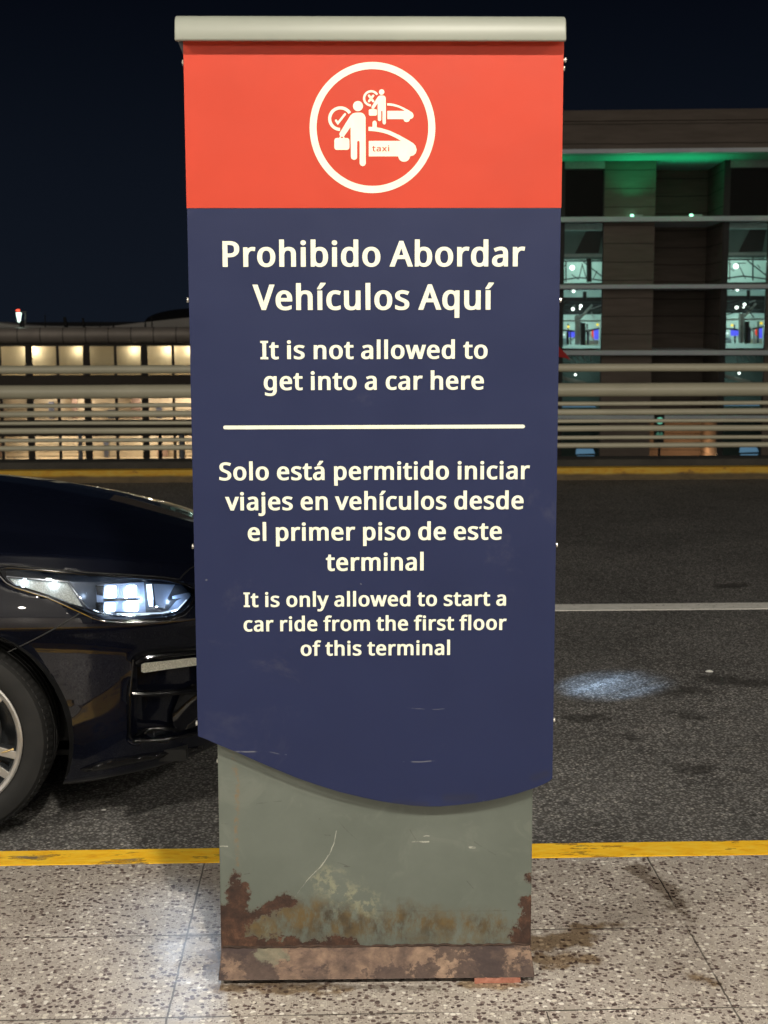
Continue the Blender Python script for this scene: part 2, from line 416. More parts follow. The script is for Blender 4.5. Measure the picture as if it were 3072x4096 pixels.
# painted base with rust
t = NT('rusty_grey_base')
x, y, z = t.sep(t.oc()); P = t.comb(x, z, 0)
P = t.vm('ADD', P, t.vm('MULTIPLY', t.vm('SUBTRACT', t.noise(26, 5, 0.7, col=True), (0.5, 0.5, 0.5)), (0.078, 0.078, 0)))
P = t.vm('ADD', P, t.vm('MULTIPLY', t.vm('SUBTRACT', t.noise(110, 4, 0.7, col=True), (0.5, 0.5, 0.5)), (0.028, 0.028, 0)))
P = t.vm('MULTIPLY', P, (1, 1, 0))
P0 = t.comb(x, z, 0)
def field(segs, PP):
    d = None
    for a, b, r in segs:
        k = t.m('SUBTRACT', t.capsule(PP, (*c8(*a), 0), (*c8(*b), 0)), r / 2000.0); d = k if d is None else t.m('MINIMUM', d, k)
    return d
rust_d = field([((158, 672), (160, 760), 20), ((160, 750), (168, 980), 50), ((108, 840), (108, 990), 46), ((205, 850), (300, 830), 18), ((285, 825), (385, 778), 30), ((100, 990), (660, 985), 40), ((250, 960), (420, 955), 22), ((1465, 790), (1440, 980), 40), ((1400, 940), (1460, 985), 34), ((1466, 655), (1466, 680), 10)], P)
rust = t.m('SUBTRACT', 1.0, t.step(rust_d, -0.001, 0.004))
peel = t.m('MULTIPLY', t.step(rust_d, -0.002, 0.002), t.m('SUBTRACT', 1.0, t.step(rust_d, 0.003, 0.007)))
stain_d = field([((400, 850), (640, 885), 84), ((640, 880), (860, 905), 60), ((600, 940), (1350, 950), 16), ((870, 860), (1090, 890), 60), ((1090, 880), (1330, 885), 54), ((200, 890), (330, 900), 60)], P)
stain = t.m('MULTIPLY', t.m('SUBTRACT', 1.0, t.step(stain_d, -0.03, 0.03)), t.step(t.noise(30, 5, 0.75, vec=t.vm('MULTIPLY', t.oc(), (1, 1, 0.5))), 0.34, 0.58))
pale_d = field([((560, 690), (740, 800), 80), ((250, 900), (310, 910), 30), ((620, 780), (620, 850), 50)], P)
pale = t.m('MULTIPLY', t.m('SUBTRACT', 1.0, t.step(pale_d, -0.04, 0.02)), t.step(t.noise(42, 5, 0.7), 0.45, 0.6))
strk_d = field([((140, 120), (163, 250), 9), ((163, 250), (160, 440), 10), ((160, 440), (163, 620), 7)], t.vm('ADD', P0, t.vm('MULTIPLY', t.vm('SUBTRACT', P, P0), (0.18, 0.18, 0))))
strk = t.m('MULTIPLY', t.m('SUBTRACT', 1.0, t.step(strk_d, -0.004, 0.004)), t.step(t.noise(40, 4, 0.7), 0.40, 0.62))
PS = t.vm('ADD', P0, t.vm('MULTIPLY', t.vm('SUBTRACT', P, P0), (0.10, 0.10, 0)))
lite = field([((605, 470), (595, 520), 0.8), ((595, 520), (575, 570), 1.2), ((575, 570), (535, 625), 1.4), ((535, 625), (480, 680), 0.7), ((480, 680), (420, 760), 0.4), ((940, 517), (1012, 517), 2.4), ((1195, 542), (1215, 543), 4.5), ((90, 535), (122, 536), 1.6), ((990, 492), (1015, 490), 1.2)], PS)
dark = field([((595, 405), (640, 455), 0.7), ((640, 455), (690, 505), 0.8), ((930, 465), (960, 512), 0.9), ((1212, 517), (1310, 575), 1.0), ((550, 486), (578, 487), 2.0), ((95, 435), (125, 437), 1.4), ((250, 348), (360, 336), 0.8), ((580, 600), (665, 627), 0.7), ((640, 626), (655, 627), 2.2), ((1180, 690), (1210, 722), 0.9), ((195, 660), (220, 656), 1.2), ((528, 415), (530, 417), 1.5), ((470, 822), (1380, 822), 0.35)], PS)
brk = t.step(t.noise(34, 4, 0.7), 0.34, 0.62)
litem = t.m('MULTIPLY', t.m('MULTIPLY', t.m('SUBTRACT', 1.0, t.step(lite, -0.0004, 0.0012)), brk), 0.62)
darkm = t.m('MULTIPLY', t.m('MULTIPLY', t.m('SUBTRACT', 1.0, t.step(dark, -0.0003, 0.0012)), brk), 0.6)
paint = t.ramp(t.noise(4, 5, 0.6), [(0.3, (0.098, 0.113, 0.096)), (0.7, (0.130, 0.147, 0.127))])
paint = t.mix(t.m('MULTIPLY', t.step(t.noise(9, 5, 0.7, dist=0.8), 0.52, 0.68), 0.25), paint, (0.185, 0.197, 0.168))
paint = t.mix(litem, paint, (0.55, 0.55, 0.48)); paint = t.mix(darkm, paint, (0.05, 0.05, 0.045))
paint = t.mix(t.m('MULTIPLY', pale, 0.6), paint, (0.29, 0.29, 0.19))
paint = t.mix(t.m('MULTIPLY', stain, 0.92), paint, t.ramp(t.noise(22, 4), [(0.35, (0.042, 0.029, 0.016)), (0.6, (0.115, 0.075, 0.026))]))
paint = t.mix(t.m('MULTIPLY', strk, 0.7), paint, (0.20, 0.115, 0.045))
rc = t.ramp(t.noise(24, 6, 0.75), [(0.28, (0.014, 0.009, 0.008)), (0.45, (0.040, 0.020, 0.014)), (0.58, (0.075, 0.036, 0.022)), (0.75, (0.19, 0.095, 0.055))])
c = t.mix(t.m('MULTIPLY', peel, 0.6), paint, (0.08, 0.06, 0.045)); c = t.mix(rust, c, rc)
t.set(Base_Color=c, Roughness=t.mixf(rust, 0.48, 0.9))
t.bump(t.m('ADD', t.m('MULTIPLY', rust, -1.0), t.m('MULTIPLY', t.noise(60, 5, 0.7), t.m('ADD', 0.08, rust))), 0.5, 0.003)
BASEM = t.mat
t = NT('rusty_plinth')
n1 = t.noise(9, 6, 0.7, dist=0.4); n2 = t.noise(45, 5, 0.7)
c = t.ramp(n1, [(0.30, (0.055, 0.040, 0.036)), (0.42, (0.125, 0.083, 0.066)), (0.58, (0.23, 0.155, 0.112)), (0.75, (0.32, 0.225, 0.16))])
c = t.mix(t.m('MULTIPLY', t.step(t.noise(6, 6, 0.75), 0.52, 0.57), 0.8), c, (0.048, 0.032, 0.031))
x, y, z = t.sep(t.oc())
PP = t.vm('ADD', t.comb(x, z, 0), t.vm('MULTIPLY', t.vm('SUBTRACT', t.noise(22, 5, 0.7, col=True), (0.5, 0.5, 0.5)), (0.12, 0.06, 0)))
PP = t.vm('MULTIPLY', PP, (1, 1, 0)); dk = None
for a_, b_, r_ in (((150, 1010), (330, 1100), 0.022), ((360, 1000), (520, 1000), 0.008), ((1240, 1030), (1330, 1090), 0.020), ((1400, 1080), (1480, 1085), 0.016), ((1180, 1000), (1440, 992), 0.007), ((90, 1060), (100, 1130), 0.008), ((520, 1060), (560, 1064), 0.003)):
    k = t.m('SUBTRACT', t.capsule(PP, (*c8(*a_, yl=-0.02), 0), (*c8(*b_, yl=-0.02), 0)), r_); dk = k if dk is None else t.m('MINIMUM', dk, k)
c = t.mix(t.m('MULTIPLY', t.m('SUBTRACT', 1.0, t.step(dk, -0.004, 0.006)), 0.82), c, (0.046, 0.031, 0.031))
gre = t.m('SUBTRACT', 1.0, t.step(t.capsule(PP, (*c8(250, 1020, yl=-0.02), 0), (*c8(340, 1025, yl=-0.02), 0)), 0.012, 0.020))
c = t.mix(t.m('MULTIPLY', gre, 0.8), c, (0.17, 0.165, 0.12))
c = t.mix(1.0, c, t.ramp(n2, [(0.3, (0.68, 0.66, 0.65)), (0.7, (1.2, 1.17, 1.13))]), 'MULTIPLY')
t.set(Base_Color=c, Roughness=0.75); t.bump(t.m('ADD', n2, n1), 0.5, 0.004); PLINTH = t.mat

HW = 0.4125                                             # half width of the printed face
ztop = s16(805, 84)[1]; zred = s16(805, 450)[1]
# header panel (red)
hp = MB(); flat(hp, [[(-HW - 0.001, zred + 0.0006), (HW + 0.001, zred + 0.0006), (HW + 0.001, ztop + 0.02), (-HW - 0.001, ztop + 0.02)]], 0.0, 0.003)
header = hp.build('header_panel', RED, sign, bevel=0.0006)
# message panel (navy) with its curved lower edge
low = [c8(*q, yl=0.0) for q in [(0, 50), (25, 62), (75, 85), (165, 122), (250, 160), (345, 200), (430, 235), (520, 266), (620, 297), (720, 321), (790, 336), (860, 347), (930, 356), (1000, 361), (1060, 361), (1150, 353), (1215, 345), (1275, 335), (1340, 321), (1400, 305), (1480, 279), (1530, 258), (1547, 248), (1556, 236)]]
low[0] = (-HW, low[0][1]); low[-1] = (HW, low[-1][1])
mp = MB(); flat(mp, [[(-HW, zred)] + low + [(HW, zred)]], 0.0, 0.003)
message = mp.build('message_panel', NAVY, sign, bevel=0.0006)
# aluminium-faced edge strips the panels fold into
for sgn in (-1, 1):
    mb = MB().box(sgn * HW - (0.004 if sgn > 0 else 0.0), sgn * HW + (0.0 if sgn > 0 else 0.004), 0.0035, 0.030, low[0][1] + 0.01 if sgn < 0 else low[-1][1] + 0.01, ztop)
    mb.build('edge_strip', EDGE, sign)
# back face and core
bp = MB(); flat(bp, [[(-HW, 0.50)] + [(HW, 0.50), (HW, ztop), (-HW, ztop)]], 0.302, 0.305); bp.build('back_panel', NAVY, sign)
MB().box(-HW + 0.012, HW - 0.012, 0.031, 0.301, 0.62, ztop - 0.004).build('core', SIDE, sign, bevel=0.003)
# cap
zc0, zc1 = s16(805, 88, -0.035)[1], s16(805, 32, -0.02)[1]
prof = [(-0.034, zc0), (-0.0355, zc0 + 0.004), (-0.034, zc0 + 0.022), (-0.030, zc1 - 0.016), (-0.022, zc1 - 0.006), (-0.010, zc1 - 0.001), (0.004, zc1), (0.30, zc1), (0.318, zc1 - 0.004), (0.333, zc1 - 0.014), (0.339, zc0 + 0.022), (0.339, zc0), (0.330, zc0 - 0.0), (0.330, zc0 + 0.006), (-0.025, zc0 + 0.006), (-0.025, zc0)]
cx0, cx1 = s16(377, 60, -0.03)[0], s16(1223, 60, -0.03)[0]
cap_ = MB().extrude_x(prof, cx0, cx1).build('cap', CAPM, sign, smooth=30, bevel=0.004, seg=3)
for sgn, xe in ((-1, cx0), (1, cx1)):
    MB().prism([(xe - sgn * 0.003, zc0 + 0.004), (xe - sgn * 0.013, zc0 - 0.022), (xe - sgn * 0.016, zc0 - 0.022), (xe - sgn * 0.016, zc0 + 0.004)], 0.004, 0.29).build('cap_bracket', SIDE, sign)
# base and plinth
bx0, bx1 = c8(84, 500)[0], c8(1470, 500)[0]
zb0 = c8(700, 985)[1]
MB().box(bx0, bx1, 0.026, 0.280, zb0 - 0.01, 0.75).build('base', BASEM, sign, bevel=0.003)
fz = 0.012
fl = on_sign(471 * 1.8517, 2122 * 1.8517, -0.062)[0]; fr = on_sign(1156 * 1.8517, 2115 * 1.8517, -0.062)[0]
def frustum(mb, a, b):
    (x0, x1, y0, y1, z0), (X0, X1, Y0, Y1, z1) = a, b
    vs = [(x0, y0, z0), (x1, y0, z0), (x1, y1, z0), (x0, y1, z0), (X0, Y0, z1), (X1, Y0, z1), (X1, Y1, z1), (X0, Y1, z1)]
    mb.add(vs, [(3, 2, 1, 0), (4, 5, 6, 7), (0, 1, 5, 4), (1, 2, 6, 5), (2, 3, 7, 6), (3, 0, 4, 7)])
mb = MB(); frustum(mb, (fl, fr, -0.062, 0.365, fz), (bx0 + 0.002, bx1 - 0.002, 0.024, 0.284, zb0 + 0.003))
mb.build('plinth', PLINTH, sign, bevel=0.0025)
MB().box(fl + 0.03, fr - 0.03, -0.03, 0.33, 0.0, fz).build('plinth_foot', SIDE, sign)
rw = random.Random(5); mb = MB(); pts = []
for k in range(61): pts.append((bx0 + 0.004 + (bx1 - bx0 - 0.008) * k / 60, 0.0245 + rw.uniform(-0.0012, 0.0012), zb0 + 0.004 + rw.uniform(-0.002, 0.0025)))
mb.tube(pts, 0.0032, 6); mb.build('weld_crust', plain('weld_rust', (0.045, 0.026, 0.018), 0.9, var=0.5, scale=60), sign, smooth=True)
# screws at the panel edges
for (px, py) in ((393.5, 135), (1221, 130), (1219.5, 148), (407.5, 648), (1208.5, 648), (424, 1180), (1200, 1177), (430.5, 1562), (1194.5, 1555)):
    zz = s16(px, py, 0.015)[1]; sg = -1 if px < 800 else 1
    hd = 0.0075 if (px, py) == (1221, 130) else 0.0045
    mb = MB(); mb.tube([(sg * (HW - 0.002), 0.016, zz), (sg * (HW + hd), 0.016, zz)], 0.0035, 8)
    mb.tube([(sg * (HW + hd - 0.002), 0.016, zz), (sg * (HW + hd + 0.0012), 0.016, zz)], 0.006, 8)
    mb.build('screw', BOLT, sign, smooth=True)
zz = c8(78, 175)[1]
MB().tube([(bx0 + 0.002, 0.055, zz), (bx0 - 0.005, 0.055, zz)], 0.005, 8).build('screw', BOLT, sign, smooth=True)

# ---- lettering: outlines of a bold humanist sans, in thousandths of an em
GLYPHS = {'A':(551,['445,-13 376,164 184,164 116,-13 -12,-13 232,588 332,588 574,-13', '284,410 282,416 279,424 276,434 272,445 268,457 264,469 261,480 259,489 281,486 297,465 294,454 291,443 288,434 280,410 227,254 335,254']),'I':(311,['290,-13 32,-13 32,52 99,67 99,505 32,521 32,586 290,586 290,521 223,505 223,67 290,52']),'P':(524,['255,586 300,584 340,578 376,569 408,556 435,538 457,518 474,494 486,466 493,437 495,404 494,379 489,355 482,332 471,309 456,288 438,269 415,252 388,237 358,225 323,217 284,212 242,210 201,210 201,-13 78,-13 78,586', '248,498 201,498 201,298 233,298 265,299 293,303 316,309 333,317 347,328 356,341 363,357 368,377 370,401 366,431 358,455 344,473 323,486 291,495']),'S':(479,['454,153 451,118 441,87 424,59 402,35 374,15 342,-1 306,-12 266,-19 224,-21 202,-21 180,-20 159,-18 139,-15 121,-12 103,-8 86,-4 70,2 41,11 41,107 96,92 118,85 144,78 171,72 199,69 227,68 251,69 272,72 289,78 303,85 313,95 320,105 326,118 329,131 330,147 329,162 326,176 322,187 315,198 305,208 290,218 270,229 244,240 212,253 188,262 165,272 144,283 125,294 107,307 92,321 78,336 67,353 59,371 53,391 49,412 48,435 51,466 60,495 76,520 97,542 122,561 151,575 184,585 219,592 256,594 289,593 320,590 349,584 376,578 401,570 447,556 407,470 363,483 343,490 321,496 300,500 278,503 255,504 235,503 218,500 205,495 194,488 186,480 180,470 176,460 173,447 172,434 173,418 176,404 180,393 187,382 197,372 211,363 229,352 253,342 281,330 314,318 344,304 371,290 395,274 415,255 432,234 444,211 451,183']),'V':(520,['543,586 320,-13 212,-13 -11,586 119,586 254,210 260,194 265,179 270,164 274,150 278,136 282,122 285,109 288,96 266,91 244,96 247,109 251,123 254,137 259,151 263,165 268,180 273,195 278,211 412,586']),'a':(489,['256,450 289,449 318,444 345,437 369,426 391,412 416,381 431,341 436,293 436,-13 339,-13 325,48 354,48 349,38 335,24 320,12 304,1 286,-7 266,-13 245,-18 223,-20 198,-21 170,-19 143,-15 118,-6 95,6 75,21 58,41 46,64 39,90 37,120 43,163 64,200 98,229 124,243 154,254 188,262 226,267 267,270 316,272 316,284 314,314 308,336 300,350 290,359 274,365 252,367 233,366 214,363 196,358 177,351 159,344 118,330 77,407 119,422 143,431 170,439 198,445 227,449', '279,195 233,191 201,183 181,171 170,157 164,140 161,119 163,100 167,86 174,76 184,68 197,64 214,62 243,65 267,74 288,89 302,109 312,137 315,172 315,197']),'b':(532,['190,461 190,443 189,426 188,410 188,395 187,382 188,386 152,386 159,399 179,416 202,430 230,441 262,448 297,450 332,448 365,441 394,428 422,412 445,390 466,363 481,333 492,297 498,258 500,215 499,186 496,158 492,132 485,108 476,86 457,54 433,27 404,6 371,-9 336,-18 298,-21 262,-19 230,-12 203,-1 179,13 160,29 152,42 178,42 164,-13 68,-13 68,622 190,622', '285,365 261,364 242,359 227,350 216,339 207,324 200,304 194,280 191,251 190,217 190,214 191,185 194,159 198,136 204,116 211,100 228,80 251,68 287,64 315,68 335,80 352,101 360,117 367,137 372,160 375,186 376,216 375,245 372,272 367,295 360,314 353,330 336,350 314,361']),'c':(424,['266,-21 226,-18 188,-10 153,4 121,24 94,50 72,81 62,104 54,128 48,154 45,182 44,213 45,244 49,273 54,300 63,325 74,348 96,380 123,406 156,426 192,440 230,448 270,451 294,450 317,448 340,444 360,439 379,433 416,422 378,340 341,348 327,353 311,357 296,360 282,362 270,363 246,361 227,356 212,347 199,334 189,318 180,298 174,274 170,246 168,213 170,182 174,155 180,131 189,111 199,95 211,82 226,73 244,68 266,66 286,67 304,69 321,73 337,78 352,83 402,97 402,7 372,-4 354,-10 335,-15 314,-18 291,-20']),'d':(532,['246,-21 211,-19 179,-11 149,1 122,18 98,39 78,66 63,97 52,132 46,171 44,214 46,258 52,297 63,332 79,363 99,390 123,412 150,429 180,441 212,448 246,451 271,450 293,447 313,442 332,435 349,427 364,417 378,406 390,395 392,387 357,387 357,404 355,417 355,428 354,438 354,622 476,622 476,-13 372,-13 362,45 392,45 390,37 378,25 365,14 349,4 332,-4 313,-12 292,-17 270,-20', '258,64 292,67 317,78 333,96 344,122 352,156 355,201 355,213 354,243 351,269 347,293 340,313 333,329 317,349 292,362 257,366 230,362 209,349 192,327 184,309 177,289 172,266 169,241 168,213 169,184 172,159 177,136 184,117 192,101 209,80 230,68']),'e':(491,['260,451 299,448 335,439 368,425 396,405 420,381 439,352 452,319 460,283 462,244 462,188 171,188 172,159 183,125 199,99 220,80 246,69 281,65 304,66 326,68 347,72 366,78 387,85 443,101 443,11 405,-1 381,-8 358,-14 333,-18 306,-20 276,-21 234,-18 194,-9 157,5 123,26 95,53 73,85 62,107 54,131 49,156 45,183 44,212 45,240 48,267 53,292 61,316 70,339 90,371 116,399 146,422 181,438 219,448', '259,367 234,364 214,354 198,339 185,317 175,290 175,270 336,270 336,279 333,299 328,317 322,331 313,344 304,354 292,361 277,366']),'f':(315,['317,362 209,362 209,-13 87,-13 87,362 12,362 12,418 87,442 87,457 89,493 96,525 106,553 122,576 141,595 165,609 192,619 221,625 252,626 271,626 288,624 304,622 319,619 332,615 368,607 334,528 301,534 292,536 282,539 272,541 263,542 254,543 239,540 229,534 222,524 215,509 211,487 209,457 209,443 317,443']),'g':(532,['246,451 277,449 306,443 334,434 359,420 382,402 392,386 363,386 373,443 476,443 476,-8 474,-47 466,-83 452,-115 433,-143 408,-166 378,-183 342,-196 302,-203 258,-205 227,-205 197,-202 168,-198 141,-193 116,-186 78,-174 78,-80 134,-98 156,-106 180,-112 206,-117 233,-120 261,-121 290,-118 313,-108 331,-92 344,-71 352,-45 355,-12 355,4 355,12 356,21 356,32 357,43 357,52 355,44 392,44 382,28 360,10 335,-4 308,-13 278,-19 247,-21 211,-19 178,-11 147,2 120,20 97,42 77,69 62,100 52,135 46,173 44,214 46,255 52,292 62,327 77,358 96,385 120,409 147,427 177,440 210,448', '256,365 238,364 223,358 210,349 198,336 188,319 180,299 173,274 169,246 168,213 169,184 172,158 178,135 184,116 192,100 210,79 230,67 258,63 276,64 291,66 305,70 315,76 325,84 332,93 339,104 345,118 350,134 353,153 355,174 356,197 356,214 355,249 351,280 344,304 336,324 326,339 314,350 298,359 279,364']),'h':(535,['190,431 190,420 189,409 188,398 188,388 187,378 189,383 152,383 155,393 169,406 185,418 202,428 220,436 239,442 258,446 279,449 299,450 335,448 368,442 397,432 423,418 445,399 461,376 473,348 480,316 482,280 482,-13 361,-13 361,275 359,304 353,327 344,344 332,356 315,363 290,365 264,364 244,358 229,349 217,338 208,322 200,303 194,280 191,253 190,222 190,-13 68,-13 68,622 190,622']),'i':(246,['190,443 190,-13 68,-13 68,443', '130,604 146,603 161,598 176,590 188,578 194,563 196,546 194,529 188,515 176,503 162,495 146,490 130,488 113,490 97,495 82,503 71,515 64,530 62,546 64,563 71,578 82,590 97,598 113,603']),'j':(246,['44,-205 29,-205 16,-204 3,-202 -8,-200 -18,-198 -44,-192 -44,-109 -5,-115 3,-117 11,-119 18,-120 26,-121 33,-121 45,-120 54,-116 59,-110 63,-102 67,-87 68,-66 68,443 190,443 190,-65 188,-91 183,-116 175,-139 162,-158 145,-175 125,-189 101,-198 73,-204', '62,546 64,563 71,578 82,590 97,598 113,603 130,604 146,603 161,598 176,590 188,578 194,563 196,546 194,529 188,515 176,503 162,495 146,490 130,488 113,490 97,495 82,503 71,515 64,530']),'l':(246,['190,-13 68,-13 68,622 190,622']),'m':(789,['565,451 615,447 658,433 692,410 709,391 721,368 729,342 734,313 736,280 736,-13 615,-13 615,276 613,305 607,328 600,344 589,356 574,363 553,365 522,362 499,351 484,334 473,310 465,278 462,237 462,-13 342,-13 342,276 341,296 338,314 334,328 329,340 323,349 316,356 307,361 294,364 279,365 256,364 239,358 226,350 215,338 206,323 199,304 194,281 191,254 190,223 190,-13 68,-13 68,443 172,443 182,384 152,384 155,393 168,407 183,419 199,429 216,437 235,443 253,447 272,450 292,451 327,449 358,442 387,432 412,416 432,396 438,379 414,379 424,397 448,417 475,432 504,442 534,449']),'n':(535,['301,451 333,449 362,445 389,436 413,425 435,410 452,391 466,368 475,342 480,313 482,280 482,-13 361,-13 361,275 359,304 353,327 344,344 332,356 315,363 290,365 254,361 229,350 212,331 201,303 193,267 190,223 190,-13 68,-13 68,443 172,443 182,384 152,384 156,394 170,407 186,419 203,429 221,437 241,443 260,447 280,450']),'o':(524,['493,216 491,180 486,147 478,117 466,89 451,64 432,42 411,23 386,7 359,-5 330,-14 299,-19 267,-21 236,-19 207,-14 179,-5 152,7 128,23 107,42 88,64 73,89 60,116 51,147 46,180 44,216 45,244 48,271 53,297 61,320 71,342 92,375 118,402 150,423 186,439 226,448 269,451 311,448 350,439 385,423 417,402 443,375 465,343 475,320 483,297 489,271 492,244', '168,216 169,185 173,157 180,132 188,112 199,95 212,81 227,72 246,66 268,64 291,66 310,72 325,81 338,95 349,112 357,132 364,157 368,185 369,216 367,247 363,275 357,298 348,319 337,335 325,348 310,358 291,363 268,365 235,361 211,348 193,327 185,311 178,291 172,269 169,244']),'p':(532,['299,451 333,449 365,441 395,429 421,413 445,391 466,365 481,334 492,299 498,259 500,216 499,187 496,159 492,134 485,110 476,87 457,55 433,28 405,6 372,-9 336,-18 298,-21 274,-20 251,-17 231,-12 212,-5 195,4 180,13 166,24 155,35 152,42 188,42 186,46 187,34 188,21 189,7 190,-5 190,-16 190,-205 68,-205 68,443 173,443 183,384 152,384 154,392 166,404 179,415 194,425 211,434 230,441 251,447 274,450', '284,365 262,364 243,359 229,351 218,340 208,326 201,308 195,286 191,260 190,229 190,216 191,183 194,155 200,130 207,109 217,93 228,80 243,71 262,66 287,64 306,66 322,72 335,82 347,96 357,114 365,135 371,160 375,187 376,217 375,244 372,268 367,291 360,310 352,327 335,348 314,361']),'q':(532,['354,-9 355,2 355,13 355,25 356,38 357,50 354,45 391,45 384,32 364,15 341,0 313,-12 280,-19 244,-21 211,-19 179,-11 149,1 122,18 99,39 79,66 63,96 52,132 46,171 44,214 45,244 48,271 53,297 60,321 69,343 88,375 112,402 141,424 174,439 209,448 247,451 282,449 314,442 342,430 365,415 385,398 393,384 363,384 373,443 476,443 476,-205 354,-205', '259,64 282,65 301,70 316,78 327,88 336,103 344,120 350,143 354,169 355,199 355,213 354,243 351,270 346,294 340,314 333,329 316,350 292,362 257,366 229,362 209,349 192,327 184,309 177,289 172,266 169,241 168,213 169,184 172,159 177,137 184,117 192,101 209,80 230,68']),'r':(370,['293,451 303,451 313,450 322,450 332,449 342,447 373,443 357,352 324,357 317,358 310,359 303,360 296,361 290,361 277,360 265,357 253,351 241,344 231,336 221,325 212,313 204,299 198,284 194,267 191,249 190,229 190,-13 68,-13 68,443 174,443 182,364 148,364 151,374 164,390 177,404 193,417 210,429 229,438 250,445 271,449']),'s':(423,['399,119 396,90 388,64 373,41 354,22 330,6 302,-6 272,-14 238,-19 202,-21 172,-20 144,-18 119,-14 96,-8 75,-1 42,11 42,104 95,87 115,79 136,72 159,67 181,63 203,62 233,64 253,69 267,77 274,87 278,98 280,113 279,120 278,127 276,134 271,140 264,148 252,155 237,164 216,173 190,184 163,194 138,205 116,216 95,229 77,243 61,259 50,278 43,300 41,324 47,362 66,394 96,419 119,431 143,440 169,446 198,450 227,451 255,450 281,447 306,443 330,437 353,430 398,416 354,336 314,348 296,354 277,359 259,364 241,366 223,367 200,366 182,361 170,355 164,347 161,338 159,328 160,320 161,313 164,306 169,300 178,293 190,286 208,277 229,268 254,258 280,248 305,237 327,226 347,214 365,200 380,183 391,164 397,143']),'t':(328,['238,63 247,63 256,64 266,65 276,67 284,69 323,76 323,-4 297,-11 284,-14 270,-17 255,-19 240,-21 225,-21 200,-20 176,-15 153,-8 131,3 111,18 95,37 83,62 76,91 74,125 74,362 13,362 13,417 79,446 109,541 195,541 195,443 320,443 320,362 195,362 195,127 197,105 201,89 207,78 215,70 225,65']),'u':(535,['478,443 478,-13 374,-13 364,44 395,44 391,35 377,21 361,9 343,0 325,-8 306,-14 286,-18 266,-20 245,-21 210,-19 177,-13 148,-3 122,11 100,30 84,53 72,81 65,113 63,148 63,443 186,443 186,154 188,124 194,102 203,85 214,73 231,66 256,64 282,65 302,71 318,80 329,91 339,107 347,126 352,149 356,176 357,206 357,443']),'v':(446,['171,-13 -11,443 119,443 216,181 221,169 225,155 230,141 235,127 239,113 243,99 247,87 250,75 248,76 210,76 208,76 211,87 215,100 219,114 224,128 229,142 234,156 238,169 242,181 340,443 470,443 287,-13']),'w':(669,['347,239 337,273 334,284 331,294 328,304 321,332 319,340 318,348 320,344 359,344 362,348 361,341 359,332 352,304 350,294 347,283 344,272 341,261 337,249 334,238 251,-12 133,-12 1,444 127,444 191,205 195,189 200,173 203,157 207,142 211,127 214,112 216,98 219,86 217,86 178,86 175,83 177,91 179,100 185,130 188,141 191,152 194,163 197,173 200,183 202,192 284,444 399,444 478,192 490,153 494,139 498,125 501,112 504,99 506,86 505,87 464,87 462,86 464,97 467,111 470,125 474,140 477,156 482,172 486,188 490,205 555,444 681,444 547,-12 426,-12']),'x':(463,['164,220 5,441 141,443 238,291 334,443 469,441 310,220 477,-11 342,-13 238,149 133,-13 -2,-11']),'y':(448,['-11,443 119,443 219,190 224,175 229,161 234,148 238,134 242,121 246,108 250,95 253,83 252,81 214,81 213,86 218,104 225,125 232,146 239,168 247,190 340,443 471,443 273,-64 262,-90 249,-115 234,-137 218,-157 198,-174 176,-187 151,-198 123,-204 94,-205 80,-205 67,-205 56,-203 46,-202 37,-200 9,-197 9,-115 45,-118 51,-119 59,-120 66,-121 74,-122 81,-122 94,-121 104,-118 113,-114 121,-108 128,-100 135,-91 142,-80 148,-68 153,-54 172,-2']),'á':(489,['256,450 289,449 318,444 345,437 369,426 391,412 416,381 431,341 436,293 436,-13 339,-13 325,48 354,48 349,38 335,24 320,12 304,1 286,-7 266,-13 245,-18 223,-20 198,-21 170,-19 143,-15 118,-6 95,6 75,21 58,41 46,64 39,90 37,120 43,163 64,200 98,229 124,243 154,254 188,262 226,267 267,270 316,272 316,284 314,314 308,336 300,350 290,359 274,365 252,367 233,366 214,363 196,358 177,351 159,344 118,330 77,407 119,422 143,431 170,439 198,445 227,449', '279,195 233,191 201,183 181,171 170,157 164,140 161,119 163,100 167,86 174,76 184,68 197,64 214,62 243,65 267,74 288,89 302,109 312,137 315,172 315,197', '395,602 385,591 377,581 368,571 358,560 348,548 337,537 326,525 315,514 303,503 292,493 281,484 264,473 183,473 183,500 196,514 204,526 213,539 222,553 231,567 240,581 249,595 256,608 269,627 395,627']),'í':(246,['190,-13 68,-13 68,443 190,443', '273,602 263,591 255,581 246,571 236,560 226,548 215,537 204,525 193,514 181,503 170,493 159,484 142,473 61,473 61,500 74,514 83,526 91,539 100,553 110,567 118,581 127,595 134,608 147,627 273,627']),' ':(209,[])}
